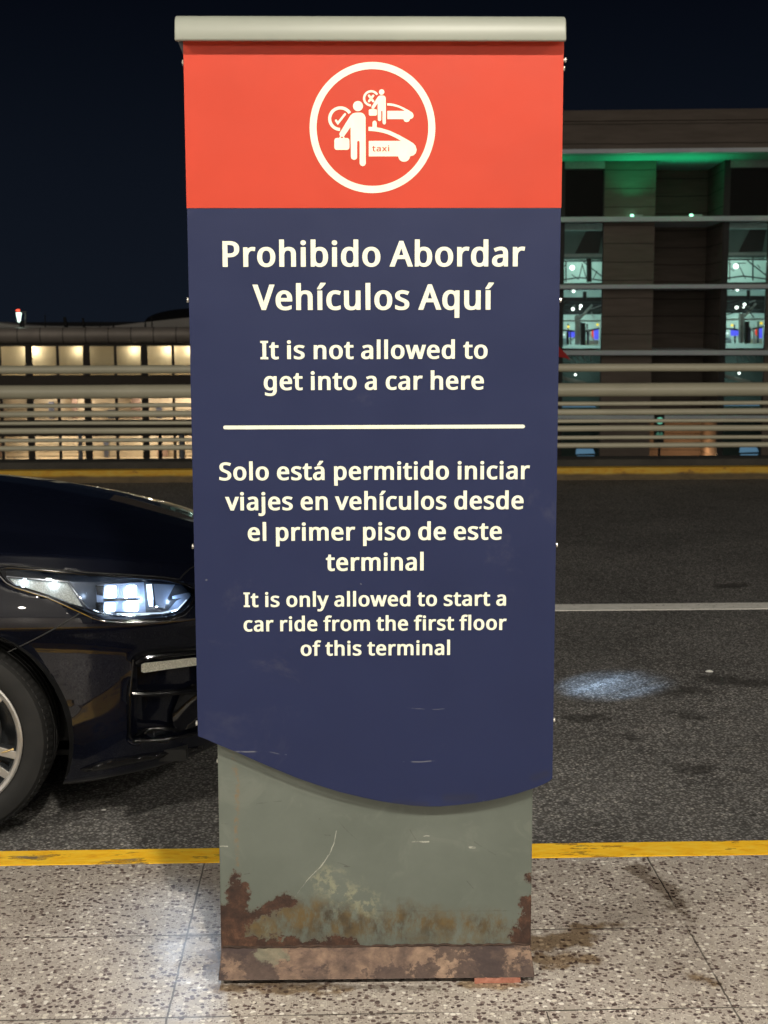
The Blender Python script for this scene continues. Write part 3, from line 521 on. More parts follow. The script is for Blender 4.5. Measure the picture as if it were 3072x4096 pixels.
THIN = {'t':(329,['212,58 222,58 232,59 243,60 253,62 261,64 284,69 284,-1 267,-6 255,-10 242,-12 227,-14 213,-16 200,-16 176,-15 154,-11 133,-4 113,7 96,21 81,40 70,63 64,92 62,125 62,367 1,367 1,414 65,443 94,536 156,536 156,438 281,438 281,367 156,367 156,127 158,104 164,87 172,74 183,65 196,60']),'a':(490,['231,445 262,444 290,439 315,432 337,422 356,408 379,379 393,340 397,293 397,-8 324,-8 310,53 322,53 313,41 300,27 286,16 271,6 255,-2 237,-9 218,-13 196,-15 172,-16 146,-14 121,-10 98,-2 77,10 59,25 44,44 33,66 27,91 25,120 31,161 50,197 80,225 105,238 133,249 165,257 202,262 242,265 304,267 304,284 302,315 295,338 284,353 270,364 251,370 227,372 206,371 186,368 166,362 147,356 129,348 99,337 69,404 99,417 122,426 148,434 175,440 202,444', '253,200 206,196 171,187 148,175 133,160 125,142 122,119 124,99 130,83 140,72 153,64 169,59 188,57 220,60 248,70 271,85 289,107 299,135 303,172 303,202']),'x':(464,['155,220 2,437 108,438 212,282 316,438 421,437 268,220 429,-7 323,-8 212,157 100,-8 -5,-7']),'i':(247,['151,438 151,-8 56,-8 56,438', '104,599 117,598 130,593 141,586 150,576 156,562 157,546 156,531 150,517 141,507 130,499 118,495 104,493 90,495 77,499 66,507 57,517 52,531 50,546 52,562 57,575 66,586 78,593 90,598'])}

def glyph_loops(D, ch):
    adv, ls = D[ch]
    return adv, [[tuple(float(q) for q in p.split(',')) for p in l.split()] for l in ls]
def line(text, D, xl, xr, zb, zs, name, mat, parent, y0=-0.0009, y1=0.0001):
    x = 0; out = []
    for ch in text:
        adv, ls = glyph_loops(D, ch)
        out.append([[(px + x, py) for px, py in l] for l in ls]); x += adv
    allx = [p[0] for g in out for l in g for p in l]; a, b = min(allx), max(allx)
    sx = (xr - xl) / (b - a)
    mb = MB()
    for g in out:
        if g: flat(mb, [[(xl + (px - a) * sx, zb + py * zs) for px, py in l] for l in g], y0, y1)
    return mb.build(name, mat, parent)
CAPH = 598.6
def size_of(py_cap, py_base, px=1500):
    return (on_sign(px, py_cap)[1] - on_sign(px, py_base)[1]) / CAPH
z1 = size_of(963, 1065.5); z2 = size_of(1361.6, 1435); z3 = z2 * 1.0; z4 = size_of(1780 + 697 / 1.185, 1780 + 766 / 1.185)
z3 = size_of(1780 + 80 / 1.185, 1780 + 166 / 1.185) * 0.985
for txt, xl, xr, yb, zs in (
    ('Prohibido Abordar', 891, 2099.6, (1066, 1062.5), z1), ('Vehículos Aquí', 1011, 1974.7, (1238, 1236.5), z1),
    ('It is not allowed to', 1042, 1950, (1435.5, 1433), z2), ('get into a car here', 1055.7, 1935, (1559, 1556.5), z2),
    ('Solo está permitido iniciar', 877.6, 2119, (1920, 1915), z3), ('viajes en vehículos desde', 901, 2093.7, (2040, 2035), z3),
    ('el primer piso de este', 991.6, 2006.8, (2162, 2157), z3), ('terminal', 1303.8, 1694.5, (2282, 2280), z3),
    ('It is only allowed to start a', 974.7, 2023.6, (2427, 2421), z4), ('car ride from the first floor', 975, 2026, (2524.5, 2518), z4),
    ('of this terminal', 1203, 1800, (2623, 2617), z4)):
    a = on_sign(xl, yb[0]); b = on_sign(xr, yb[1])
    line(txt, GLYPHS, a[0], b[0], (a[1] + b[1]) / 2, zs, 'lettering', WHITE, message)
a = on_sign(893, 1711); b = on_sign(2099.6, 1704.5); hh = 0.0042
r_ = [(a[0] + hh * (1 - math.cos(q)), (a[1] + b[1]) / 2 + hh * math.sin(q)) for q in [math.pi / 2 * k / 4 for k in range(-4, 5)]]
r_ = [(a[0] + hh - hh * math.cos(R(q)), (a[1] + b[1]) / 2 + hh * math.sin(R(q))) for q in range(-90, 91, 30)]
l_ = [(b[0] - hh + hh * math.cos(R(q)), (a[1] + b[1]) / 2 + hh * math.sin(R(q))) for q in range(90, -91, -30)]
mb = MB(); flat(mb, [r_ + l_], -0.0009, 0.0001); mb.build('divider_line', WHITE, message)

# ---- pictogram (traced on the red field)
def c2(X, Y): return on_sign(1200 + X / 2.8603, 220 + Y / 2.8603)
def ell(cx, cy, rx, ry, n=64, a0=0, a1=360, rev=False):
    q = [(cx + rx * math.cos(R(a0 + (a1 - a0) * k / n)), cy - ry * math.sin(R(a0 + (a1 - a0) * k / n))) for k in range(n + (0 if a1 - a0 == 360 else 1))]
    return q[::-1] if rev else q
def stroke(pts, w):
    o1, o2 = [], []
    for i, p in enumerate(pts):
        p = Vector(p); n1 = n2 = None
        if i > 0: d = (p - Vector(pts[i - 1])).normalized(); n1 = Vector((-d.y, d.x))
        if i < len(pts) - 1: d = (Vector(pts[i + 1]) - p).normalized(); n2 = Vector((-d.y, d.x))
        n = ((n1 or n2) + (n2 or n1)).normalized(); k = w / 2 / max(0.45, n.dot(n1 or n2))
        if i in (0, len(pts) - 1):
            d = (Vector((-n.y, n.x))) * (1 if i == 0 else -1)
            caps = [p + (n * math.cos(R(a)) + d * math.sin(R(a))) * w / 2 for a in ((90, 60, 30, 0) if i == 0 else (0, 30, 60, 90))]
            capr = [p + (-n * math.cos(R(a)) + d * math.sin(R(a))) * w / 2 for a in ((90, 60, 30, 0) if i == 0 else (0, 30, 60, 90))]
            o1 += caps; o2 += capr
        else: o1.append(p + n * k); o2.append(p - n * k)
    return [tuple(q) for q in o1] + [tuple(q) for q in reversed(o2)]
def decal(name, loops, y0=-0.0009, mat=None):
    mb = MB()
    for ls in loops: flat(mb, [[c2(*p) for p in l] for l in ls], y0, 0.0001)
    return mb.build(name, mat or WHITE, header)
decal('pictogram_ring', [[ell(829, 830, 719, 750, 96), ell(829, 830, 639, 668, 96, rev=True)]])
def person(f):
    body = [(640, 660), (605, 668), (578, 692), (455, 890), (450, 908), (460, 932), (500, 936), (578, 825), (583, 1170), (592, 1190), (618, 1201), (645, 1191), (653, 1170), (653, 1000), (657, 986), (667, 980), (678, 986), (682, 1000), (682, 1240), (694, 1263), (718, 1273), (742, 1263), (753, 1240), (750, 715), (740, 688), (720, 668), (700, 660)]
    bag = []
    for cx, cy, a0 in ((537, 978, 0), (421, 978, 90), (421, 1058, 180), (537, 1058, 270)):
        bag += [(cx + 28 * math.cos(R(a)), cy - 28 * math.sin(R(a))) for a in range(a0, a0 + 91, 30)]
    handle = [(446, 952), (459, 930), (472, 932), (464, 952)]; handle2 = [(513, 952), (500, 930), (488, 934), (496, 952)]
    return [[[f(*p) for p in l]] for l in (ell(663, 585, 57, 58, 32), body, bag, handle, handle2)]
idf = lambda x, y: (x, y)
sml = lambda x, y: (934 + (x - 663) * 0.545, 424 + (y - 585) * 0.54)
decal('passenger_symbol', person(idf)); decal('passenger_symbol', person(sml))
def car_shape(f, light):
    top = [(783, 822), (829, 823)] + ([(829, 775), (838, 758), (854, 750), (869, 758), (878, 775)] if light else []) + [(878, 828), (930, 838), (1030, 868), (1130, 915), (1230, 970), (1295, 1010), (1322, 1040), (1335, 1085), (1325, 1122), (1300, 1148), (1257, 1160)]
    arc = [(1191 + 67 * math.cos(R(a)), 1155 - 67 * math.sin(R(a))) for a in range(-8, -173, -15)]
    rest = [(1124, 1160), (787, 1160), (787, 983), (1158, 983), (1100, 950), (1050, 925), (1000, 905), (950, 890), (900, 880), (850, 872), (783, 868)]
    return [[f(*p) for p in top + arc + rest]]
decal('taxi_symbol', [car_shape(idf, True)])
decal('car_symbol', [car_shape(lambda x, y: (997 + (x - 783) * 0.549, 553 + (y - 822) * 0.5375), False)])
def arc_band(cx, cy, ro, ri, a0, a1): return [ell(cx, cy, ro, ro, 40, a0, a1) + ell(cx, cy, ri, ri, 40, a0, a1, True)]
decal('tick_symbol', [arc_band(463, 729, 141, 106, 31, 268), [stroke([(412, 750), (433, 781), (515, 677)], 25)]])
decal('cross_symbol', [arc_band(814, 496, 93, 68, 31, 268), [stroke([(789, 466), (838, 529)], 26)], [stroke([(838, 466), (789, 529)], 26)]])
a = c2(826, 1102); b = c2(1022, 1102)
line('taxi', THIN, a[0], b[0], a[1], (c2(826, 1030)[1] - a[1]) / 640, 'taxi_lettering', RED, header, -0.0016, -0.0008)

# ---- small loose things
PEB = plain('white_stone', (0.7, 0.7, 0.66), 0.7)
def pebble(p, s, label):
    mb = MB(); prof = [(0.0, -0.0), (s, 0.002), (s * 1.05, s * 0.35), (s * 0.6, s * 0.75), (0.001, s * 0.85)]
    mb.lathe_z([(r, z) for r, z in prof], 0, 0, 9)
    mb.v = [(x * 1.4 + random.uniform(-1, 1) * s * 0.1, y + random.uniform(-1, 1) * s * 0.1, z) for x, y, z in mb.v]
    o = mb.build('pebble', PEB, None, smooth=True); o.location = p; tag(o, label, 'pebble')
p = at_z(2172 + 1131 * 0.5879, 2100 + 1003 * 0.5879, 0); pebble((p.x, p.y, 0.001), 0.013, 'small white pebble lying on the open asphalt right of the totem')
p = at_z(766 / 1.8433, 2600 + 1186 / 1.8433, 0); pebble((p.x, p.y, 0.001), 0.006, 'tiny pale pebble on the asphalt in the shade under the black car')
a = at_z(800 + 1215 / 1.106, 2900 + 1143 / 1.106, 0.151); b = at_z(800 + 1418 / 1.106, 2900 + 1139 / 1.106, 0.151)
t = NT('brick_red'); t.set(Base_Color=t.ramp(t.noise(60, 4), [(0.3, (0.28, 0.10, 0.065)), (0.7, (0.46, 0.20, 0.14))]), Roughness=0.9); t.bump(t.noise(120, 4), 0.5, 0.003)
L_ = (b - a).length
mb = MB(); n = 12
topv = [(L_ * k / n, 0.0 + random.uniform(-0.001, 0.001), 0.011 + random.uniform(-0.0015, 0.0015)) for k in range(n + 1)]
prof_v = [(x, y, 0) for x, y, z in topv] + topv + [(x, 0.034 + random.uniform(-0.001, 0.001), z) for x, y, z in topv] + [(x, 0.034, 0) for x, y, z in topv]
fs = []
for k in range(n):
    for r in range(3): fs.append((r * (n + 1) + k, r * (n + 1) + k + 1, (r + 1) * (n + 1) + k + 1, (r + 1) * (n + 1) + k))
    fs.append((k, 3 * (n + 1) + k, 3 * (n + 1) + k + 1, k + 1))
fs += [tuple(r * (n + 1) for r in range(4)), tuple(r * (n + 1) + n for r in reversed(range(4)))]
mb.add(prof_v, fs); o = mb.build('brick_chip', t.mat, None); o.location = (a.x, a.y, 0.1505); o.rotation_euler.z = math.atan2((b - a).y, (b - a).x)
tag(o, 'thin reddish brick chip lying at the front edge of the rusty plinth', 'brick')

# ================================================================== FAR EDGE OF THE ROAD
RY = 14.80
t = NT('barrier_concrete'); t.set(Base_Color=t.ramp(t.noise(2, 6, 0.7), [(0.3, (0.035, 0.032, 0.027)), (0.7, (0.075, 0.07, 0.06))]), Roughness=0.9)
zt = at_y(1536, 1836, RY).z
bw = MB().box(-70, 70, 14.63, 15.0, -0.9, zt).build('barrier_wall', t.mat, None, bevel=0.015)
tag(bw, 'low dark concrete barrier wall behind the far yellow kerb', 'wall')
RAILM = plain('cream_pipe_paint', (0.54, 0.51, 0.385), 0.38, var=0.10, scale=1.3)
rl = empty('pipe_railing', (0, RY, zt), 0, 'long cream railing of eight horizontal pipes across the far side of the road', 'railing')
for i, (py, hgt, dy) in enumerate(((1474, 32, 0), (1562, 54, 0), (1618.5, 17, 0.05), (1651.5, 24, 0), (1690, 15, 0.05), (1719, 23, 0), (1757, 15.5, 0.05), (1786, 20.5, 0))):
    z = at_y(1480, py, RY).z - zt; r = hgt / 2 / F * (RY + 0.2) / math.cos(math.atan((1256 - py) / F)) 
    MB().tube([(x, dy, z + 0.004 * math.sin(x * 0.9 + i)) for x in range(-66, 67, 3)], r, 16).build('rail', RAILM, rl, smooth=True)
for x in (-12.6, -6.3, 0.02, 6.3, 12.6, 18.9, -18.9):
    zz = at_y(1480, 1466, RY).z - zt
    mb = MB().box(x - 0.05, x + 0.05, 0.10, 0.22, 0.0, zz); mb.build('post', RAILM, rl, bevel=0.01)

# ================================================================== TERMINAL WING, FAR LEFT
TY = 105.0
def tl(px, py, Y=TY):
    p = at_y(px, py, Y); return p.x, p.z
term = empty('terminal_wing', (tl(400, 1500)[0], TY, -11.0), 0, 'long low terminal wing with rounded metal fascia and warm lit window rows at the left', 'building')
ox, oz = term.location.x, -11.0
def TX(px): return tl(px, 1500)[0] - ox
def TZ(py): return tl(400, py)[1] - oz
CON = plain('dim_spandrel', (0.10, 0.085, 0.07), 0.8, scale=0.4)
MUL = plain('bronze_frame', (0.05, 0.042, 0.035), 0.6)
INT = plain('interior_plaster', (0.66, 0.56, 0.42), 0.8, var=0.10, scale=0.6)
t = NT('metal_fascia'); x, y, z = t.sep(t.oc())
seam = t.m('LESS_THAN', t.m('ABSOLUTE', t.m('SUBTRACT', t.m('FRACT', t.m('DIVIDE', t.m('ADD', x, 100.0), 1.638)), 0.5)), 0.018)
t.set(Base_Color=t.mix(seam, t.ramp(t.noise(0.6, 4), [(0.3, (0.42, 0.37, 0.33)), (0.7, (0.58, 0.52, 0.46))]), (0.04, 0.035, 0.03)), Roughness=0.45, Metallic=0.2)
FAS = t.mat
t = NT('window_glass')
tr = t.n.new('ShaderNodeBsdfTransparent'); gl = t.n.new('ShaderNodeBsdfGlossy'); mx = t.n.new('ShaderNodeMixShader'); fr = t.n.new('ShaderNodeFresnel')
fr.inputs[0].default_value = 1.16; gl.inputs['Roughness'].default_value = 0.03; tr.inputs[0].default_value = (0.93, 0.95, 0.92, 1)
t.l.new(fr.outputs[0], mx.inputs[0]); t.l.new(tr.outputs[0], mx.inputs[1]); t.l.new(gl.outputs[0], mx.inputs[2]); t.l.new(mx.outputs[0], t.out.inputs[0])
GLASS = t.mat
xa, xb = TX(-900), TX(1380)
# fascia: a half-round metal band
zf0, zf1 = TZ(1372), TZ(1309); hf = (zf1 - zf0) / 2
prof = [(0.6, zf0)] + [(-hf * 0.9 * math.cos(R(a)), (zf0 + zf1) / 2 + hf * math.sin(R(a))) for a in range(-90, 91, 15)] + [(0.6, zf1)]
MB().extrude_x(prof, xa, xb).build('fascia', FAS, term, smooth=40)
rows = [(1382, 1503), (1590, 1682), (1742, 1842)]
mb = MB()
mb.box(xa, xb, 0.0, 0.4, TZ(1382), TZ(1371)); mb.build('lintel', MUL, term)
for top, bot in ((1503, 1590), (1682, 1742)):
    MB().box(xa, xb, 0.0, 0.4, TZ(bot), TZ(top)).build('spandrel', CON, term)
MB().box(xa, xb, 0.0, 0.4, 0.0, TZ(1842)).build('lower_wall', CON, term)
MB().box(xa, xb, 0.45, 14.0, TZ(1372), TZ(1340)).build('roof_deck', CON, term)
B0, BW = TX(116.8), TX(116.8 + 231) - TX(116.8)
lamps_px = {0: [(113, 1), (-60, .8), (-190, .5), (130, .9), (307, .8), (533, 1), (668, 1.1), (760, 1.2), (860, .7), (1000, 1), (1180, 1)],
            1: [(40, .25), (170, .8), (300, 1.5), (440, .25), (560, 1.0), (660, .9), (745, 1.5), (900, 1), (1050, 1)],
            2: [(95, 1.1), (190, .9), (280, 1.1), (400, .5), (545, 1.3), (620, 1.0), (760, 1.3), (900, .8), (1050, 1)]}
rnd = random.Random(3)
BLIND = plain('window_blind', (0.30, 0.24, 0.17), 0.8)
for r, (top, bot) in enumerate(rows):
    z0, z1 = TZ(bot), TZ(top); depth = (1.1, 2.6, 3.0)[r]
    mb = MB(); mb.box(xa, xb, depth, depth + 0.2, z0 - 0.3, z1 + 0.3); mb.box(xa, xb, 0.4, depth, z1 + 0.02, z1 + 0.2); mb.box(xa, xb, 0.4, depth, z0 - 0.25, z0 - 0.02)
    mb.build('room_shell', INT, term)
    for px, pw in lamps_px[r]:
        ld = bpy.data.lights.new('room_light', 'POINT'); ld.energy = pw * (40, 40, 46)[r]; ld.color = ((1.0, 0.88, 0.66), (1.0, 0.86, 0.74), (1.0, 0.86, 0.72))[r]; ld.shadow_soft_size = 0.12
        lo = bpy.data.objects.new('room_light', ld); COL.objects.link(lo); lo.parent = term; lo.location = (TX(px), depth - (0.45, 1.2, 1.4)[r], z1 - 0.35)
    for k in range(-4, 5):
        x0 = B0 + k * BW; x1 = x0 + BW; xm = (x0 + x1) / 2
        for a, b in ((x0 + 0.2, xm - 0.05), (xm + 0.05, x1 - 0.2)):
            fr_ = MB(); fw = 0.05
            fr_.box(a, a + fw, -0.02, 0.12, z0, z1); fr_.box(b - fw, b, -0.02, 0.12, z0, z1); fr_.box(a + fw, b - fw, -0.02, 0.12, z1 - fw, z1); fr_.box(a + fw, b - fw, -0.02, 0.12, z0, z0 + fw)
            w_ = fr_.build('window', MUL, term)
            MB().box(a + fw, b - fw, 0.04, 0.06, z0 + fw, z1 - fw).build('pane', GLASS, w_)
            if r and rnd.random() < 0.75:
                bl = MB(); n = rnd.choice((2, 3, 4))
                for q in range(n):
                    zz = z0 + (z1 - z0) * (0.12 + 0.16 * q + rnd.uniform(-.03, .03)); bl.box(a + 0.1, b - 0.1, 0.5, 0.53, zz, zz + 0.05)
                bl.build('blind_slats', BLIND, w_)
            if r and rnd.random() < 0.6:
                cx = rnd.uniform(a + 0.3, b - 0.8)
                MB().box(cx, cx + rnd.uniform(0.3, 0.9), depth - 0.6, depth - 0.2, z0, z0 + rnd.uniform(0.6, 1.6)).build('cabinet', plain('cabinet', rnd.choice(((0.12, 0.10, 0.09), (0.3, 0.2, 0.16), (0.10, 0.11, 0.16))), 0.6), w_)
    for k in range(-4, 6):
        x0 = B0 + k * BW
        MB().box(x0 - 0.2, x0 + 0.2, -0.10, 0.14, z0, z1).build('pier', MUL, term)
        if k < 5: MB().box(x0 + BW / 2 - 0.05, x0 + BW / 2 + 0.05, -0.03, 0.13, z0, z1).build('mullion', MUL, term)
# sagging membrane roof behind the fascia
swp = [(-900, 1262), (-400, 1274), (0, 1289), (70, 1297), (145, 1303), (310, 1306), (450, 1305), (560, 1292), (660, 1281), (758, 1271), (900, 1257), (1100, 1240), (1380, 1222)]
pts = [(tl(a, b, TY + 6)[0] - ox, tl(a, b, TY + 6)[1] - oz) for a, b in swp]
MEMB = plain('pale_roof_membrane', (0.50, 0.48, 0.45), 0.6, scale=0.3)
MB().prism(pts + [(pts[-1][0], TZ(1345)), (pts[0][0], TZ(1345))], 4.0, 9.0).build('roof', MEMB, term, smooth=30)
DARK = plain('black_metal', (0.012, 0.012, 0.013), 0.6)
for px, y0, wd, ln in ((177, 1259, 0.05, 0.0), (262, 1268, 0.17, -0.12), (334, 1272, 0.12, -0.10), (397, 1286, 0.05, 0), (451, 1292, 0.09, 0), (579, 1284, 0.08, 0), (606, 1265, 0.06, 0.0), (-120, 1262, 0.06, 0), (880, 1270, 0.06, 0)):
    x = TX(px); MB().tube([(x, 1.0, zf1 - 0.2), (x + ln, 1.0, TZ(y0))], wd, 8, r_end=wd * 0.6).build('mast', DARK, term)

# lit lantern on the terminal roof
bx, bz = tl(70, 1303, TY - 0.0)
lant = empty('roof_lantern', (bx, TY + 0.9, bz - 0.2), 0, 'glowing pale green roof lantern with a red lamp on top at far left', 'lantern')
sc_ = 105.0 / F
MB().box(-0.05, 0.30, -0.06, 0.06, 0.0, 0.55).build('lantern_post', DARK, lant)
mb = MB(); frustum(mb, (-0.15, 0.0, -0.08, 0.08, 0.45), (-0.25, 0.10, -0.16, 0.16, 1.15)); mb.build('lantern_glass', emit('lantern_glow', (0.75, 1.0, 0.86), 2.6), lant, bevel=0.03)
mb = MB(); mb.box(-0.28, 0.48, -0.17, 0.17, 1.16, 1.24); mb.tube([(0.38, 0, 0.3), (0.42, 0, 1.2)], 0.05, 8); mb.build('lantern_frame', plain('lantern_frame', (0.25, 0.27, 0.25), 0.5), lant)
MB().lathe_z([(0.001, 1.24), (0.12, 1.24), (0.15, 1.31), (0.12, 1.37), (0.001, 1.40)], -0.12, 0, 16).build('red_lamp', emit('red_lamp', (1.0, 0.10, 0.05), 2.2), lant, smooth=True)

# dark domed hall beyond
dx, dz = tl(800, 1288, 150); 
dome = empty('domed_hall', (dx, 150, -11), 0, 'black silhouette of a domed hall roof rising beyond the terminal beside the totem', 'building')
rr = 215 / F * 150; hh = 55 / F * 150; zb = dz + 11
MB().lathe_z([(rr, 0), (rr, zb)], 0, 0, 48).build('drum', DARK, dome, smooth=True)
MB().lathe_z([(rr * math.sin(R(a)) / 1.0, zb + hh * math.cos(R(a))) for a in range(90, -1, -9)], 0, 0, 48).build('dome', DARK, dome, smooth=True)

# posts in front of the lowest windows
PB = plain('blue_grey_post', (0.30, 0.33, 0.38), 0.5)
for px, w, nm, lab in ((320, 0.17, PB, 'slim blue-grey post before the lowest lit windows, left of the dark post'), (640, 0.16, DARK, 'slim dark post before the lowest lit windows between two blue-grey ones'), (727, 0.24, PB, 'stout blue-grey post before the lowest lit windows beside the totem')):
    px_, pz_ = tl(px, 1740, 96)
    o = empty('street_post', (px_, 96, -11), 0, lab, 'post', 'posts in front of the terminal')
    MB().lathe_z([(w, 0), (w * 0.9, 2.5), (w * 0.8, pz_ + 11)], 0, 0, 12).build('shaft', nm, o, smooth=True)
    MB().lathe_z([(w * 0.8, pz_ + 11), (w * 1.7, pz_ + 11.12), (w * 1.7, pz_ + 11.2), (0.01, pz_ + 11.25)], 0, 0, 12).build('head', nm, o, smooth=30)

# ================================================================== CONCRETE BLOCK, FAR RIGHT
BR = R(-5.3); b0 = at_y(2650, 1256, 74.0)
blk = empty('concrete_block', (b0.x, b0.y, -11.0), BR, 'dark concrete block with pale floor bands, green uplit soffit and glass strips', 'building')
BMt = Matrix.Translation((b0.x, b0.y, -11.0)) @ Matrix.Rotation(BR, 4, 'Z'); BI = BMt.inverted(); BO = BI @ C0
def fac(px, py, off=0.0):
    d = BI.to_3x3() @ ray(px, py); p = BO + d * ((off - BO.y) / d.y); return p.x, p.z
def U(px, off=0.0): return fac(px, 1250, off)[0]
def Z(py, off=0.0): return fac(2650, py, off)[1]
t = NT('board_concrete'); x, y, z = t.sep(t.oc())
wobz = t.m('ADD', z, t.m('MULTIPLY', t.m('SUBTRACT', t.noise(0.5, 3), 0.5), 0.12))
gv = t.m('LESS_THAN', t.m('ABSOLUTE', t.m('SUBTRACT', t.m('FRACT', t.m('DIVIDE', wobz, 0.93)), 0.5)), 0.028)
st = t.noise(1.2, 5, 0.65, vec=t.vm('MULTIPLY', t.oc(), (0.4, 0.4, 3.0)))
t.set(Base_Color=t.mix(t.m('MULTIPLY', gv, 0.75), t.ramp(st, [(0.3, (0.165, 0.135, 0.112)), (0.7, (0.24, 0.20, 0.168))]), (0.04, 0.034, 0.028)), Roughness=0.85)
BCON = t.mat
SLAB = plain('pale_blue_grey_band', (0.80, 0.88, 1.0), 0.45, scale=0.5)
SOF = plain('white_soffit', (0.62, 0.62, 0.60), 0.6)
FRM = plain('dark_window_frame', (0.018, 0.017, 0.016), 0.5)
BLACKG = plain('black_blind', (0.002, 0.0025, 0.0025), 0.9, spec=0.05)
# bay edges
ua, ub, uc, ue, uf = U(2250), U(2409), U(2611), U(2880), U(2903)
UB = uf - ua
NB = (-2, -1, 0, 1)
uL, uR = ua + NB[0] * UB - 2.0, ua + (NB[-1] + 1) * UB + 1.0
zA = Z(642); zB0, zB1 = Z(886, -.35), Z(866, -.35); zC0, zC1 = Z(1154.5, -.35), Z(1138, -.35); zD0, zD1 = Z(1420.5, -.35), Z(1401.7, -.35); zE0, zE1 = Z(1677, -.35), Z(1662, -.35)
zP1, zP0, zS0 = Z(437, -3.4), Z(594, -3.4), Z(611, -3.4)
zS0 = zA + 0.0
# overhanging roof with parapet
mb = MB().box(uL, uR, -3.4, 9.0, zP0, zP1 - 0.55); mb.box(uL, uR, -3.36, 9.0, zP1 - 0.52, zP1); 
mb.build('parapet', BCON, blk, bevel=0.02)
MB().box(uL, uR, -3.52, 9.0, zS0, zP0 - 0.003).build('roof_slab', SLAB, blk, bevel=0.03)
MB().box(uL, uR, -3.0, 0.4, zS0 - 0.006, zS0 - 0.002).build('soffit', SOF, blk)
floors = [(zB1, zS0 - 0.01), (zC1, zB0), (zD1, zC0), (zE1, zD0), (0.0, zE0)]
for z0, z1 in ((zB0, zB1), (zC0, zC1), (zD0, zD1), (zE0, zE1)):
    MB().box(uL, uR, -0.45, 7.0, z0, z1).build('floor_band', SLAB, blk, bevel=0.02)
TEALW = plain('reflected_pale_teal_wall', (0.50, 0.62, 0.58), 0.7, scale=0.5)
GREYT = plain('reflected_grey_teal_ceiling', (0.20, 0.27, 0.26), 0.7, scale=0.5)
REFL_TRUSS = plain('reflected_dark_truss', (0.02, 0.02, 0.022), 0.5)
PALES = plain('reflected_pale_steel', (0.5, 0.54, 0.53), 0.5)
REFL_LAMPW = emit('reflected_white_lamp', (0.88, 1.0, 0.97), 4)
LY = emit('reflected_yellow_sign', (1.0, 0.72, 0.05), 1.4); LB = emit('reflected_blue_screen', (0.10, 0.12, 1.0), 1.1); LR_ = emit('reflected_red_screen', (1.0, 0.08, 0.05), 0.9); LW = emit('reflected_white_screen', (0.8, 0.95, 1.0), 1.3); LC = emit('cyan_reflection', (0.3, 0.62, 1.0), 0.28)  # glowing colours for lamps and screens mirrored in the glass
for i in NB:
    s = i * UB
    for k, (z0, z1) in enumerate(floors):
        MB().box(ub + s, uc + s, 0.0, 0.35, z0, z1).build('wall_panel', BCON, blk)
        nb = MB(); nb.box(uc + s - 0.30, ue + s + 0.3, 5.0, 5.3, z0, z1); nb.box(ue + s, ue + s + 0.28, 0.10, 4.998, z0, z1); nb.box(uc + s - 0.3, uc + s - 0.02, 0.352, 4.998, z0, z1)
        nb.build('niche_wall', BCON, blk)
        MB().box(ue + s + 0.02, uf + s, -0.06, 0.095, z0, z1).build('jamb', FRM, blk)
        # window strip
        a, b = ua + s, ub + s; fw = 0.05
        sill = 0.10 if k else 0.04; zt_ = z1 - (0.42 if k == 0 else 0.05)
        w = MB(); w.box(a, a + fw, 0.0, 0.16, z0 + sill, zt_); w.box(b - fw, b, 0.0, 0.16, z0 + sill, zt_); w.box(a, b, 0.0, 0.16, zt_, zt_ + 0.05); w.box(a, b, 0.0, 0.16, z0, z0 + sill)
        fr_ = w.build('window', FRM, blk)
        MB().box(a + fw, b - fw, 0.07, 0.09, z0 + sill, zt_).build('pane', GLASS, fr_)
        if k == 0:
            MB().box(a, b, 0.02, 0.3, zt_ + 0.05, z1).build('transom', PALES, fr_)
            MB().box(a, b, 0.3, 0.34, z0, zt_ + 0.05).build('roller_blind', BLACKG, fr_)
            continue
        rm = MB(); rm.box(a + 0.02, b + 1.0, 4.6, 4.8, z0, z1 - 0.002); rm.box(a, a + 0.02, 0.4, 4.6, z0, z1 - 0.002); rm.box(b + 1.0, b + 1.2, 0.4, 4.6, z0, z1 - 0.002)
        rm.build('room_shell', TEALW if k in (1, 2) else GREYT, blk)  # room holding the pieces that imitate the reflection in the pane
        if k < 4:
            ld = bpy.data.lights.new('room_light', 'POINT'); ld.energy = (0, 55, 52, 10)[k]; ld.color = (0.78, 1.0, 0.93); ld.shadow_soft_size = 0.2  # added light brightening the stand-in reflection room
            lo = bpy.data.objects.new('room_light', ld); COL.objects.link(lo); lo.parent = blk; lo.location = ((a + b) / 2 + 0.2, 3.2, z0 + (z1 - z0) * (0.40 if k < 3 else 0.7))  # added light inside the stand-in reflection room
def disc(px, py, r, off, mat, name):
    u, z = fac(px, py, off); rx = 0.62 * r * (74 + off) / F
    mb = MB(); mb.lathe_y([(0.001, off - 0.06), (rx, off - 0.03), (rx, off + 0.03), (0.001, off + 0.06)], u, z, 20); mb.build(name, mat, blk, smooth=True)
def bar(p, q, r, off, mat, name='reflected_truss_bar', off2=None):
    a = fac(*p, off); b = fac(*q, off if off2 is None else off2)
    MB().tube([(a[0], off, a[1]), (b[0], off if off2 is None else off2, b[1])], r, 6).build(name, mat, blk)
def quad(pts, off, mat, name, th=0.05):
    q = [fac(px, py, off) for px, py in pts]; mb = MB(); flat(mb, [q if sum(q[i - 1][0] * q[i][1] - q[i][0] * q[i - 1][1] for i in range(len(q))) > 0 else q[::-1]], off, off + th); mb.build(name, mat, blk)
def k4(X, Y): return (2150 + X / 1.8, 400 + Y / 1.8)
def k5(X, Y): return (2150 + X / 1.8, 1200 + Y / 1.8)
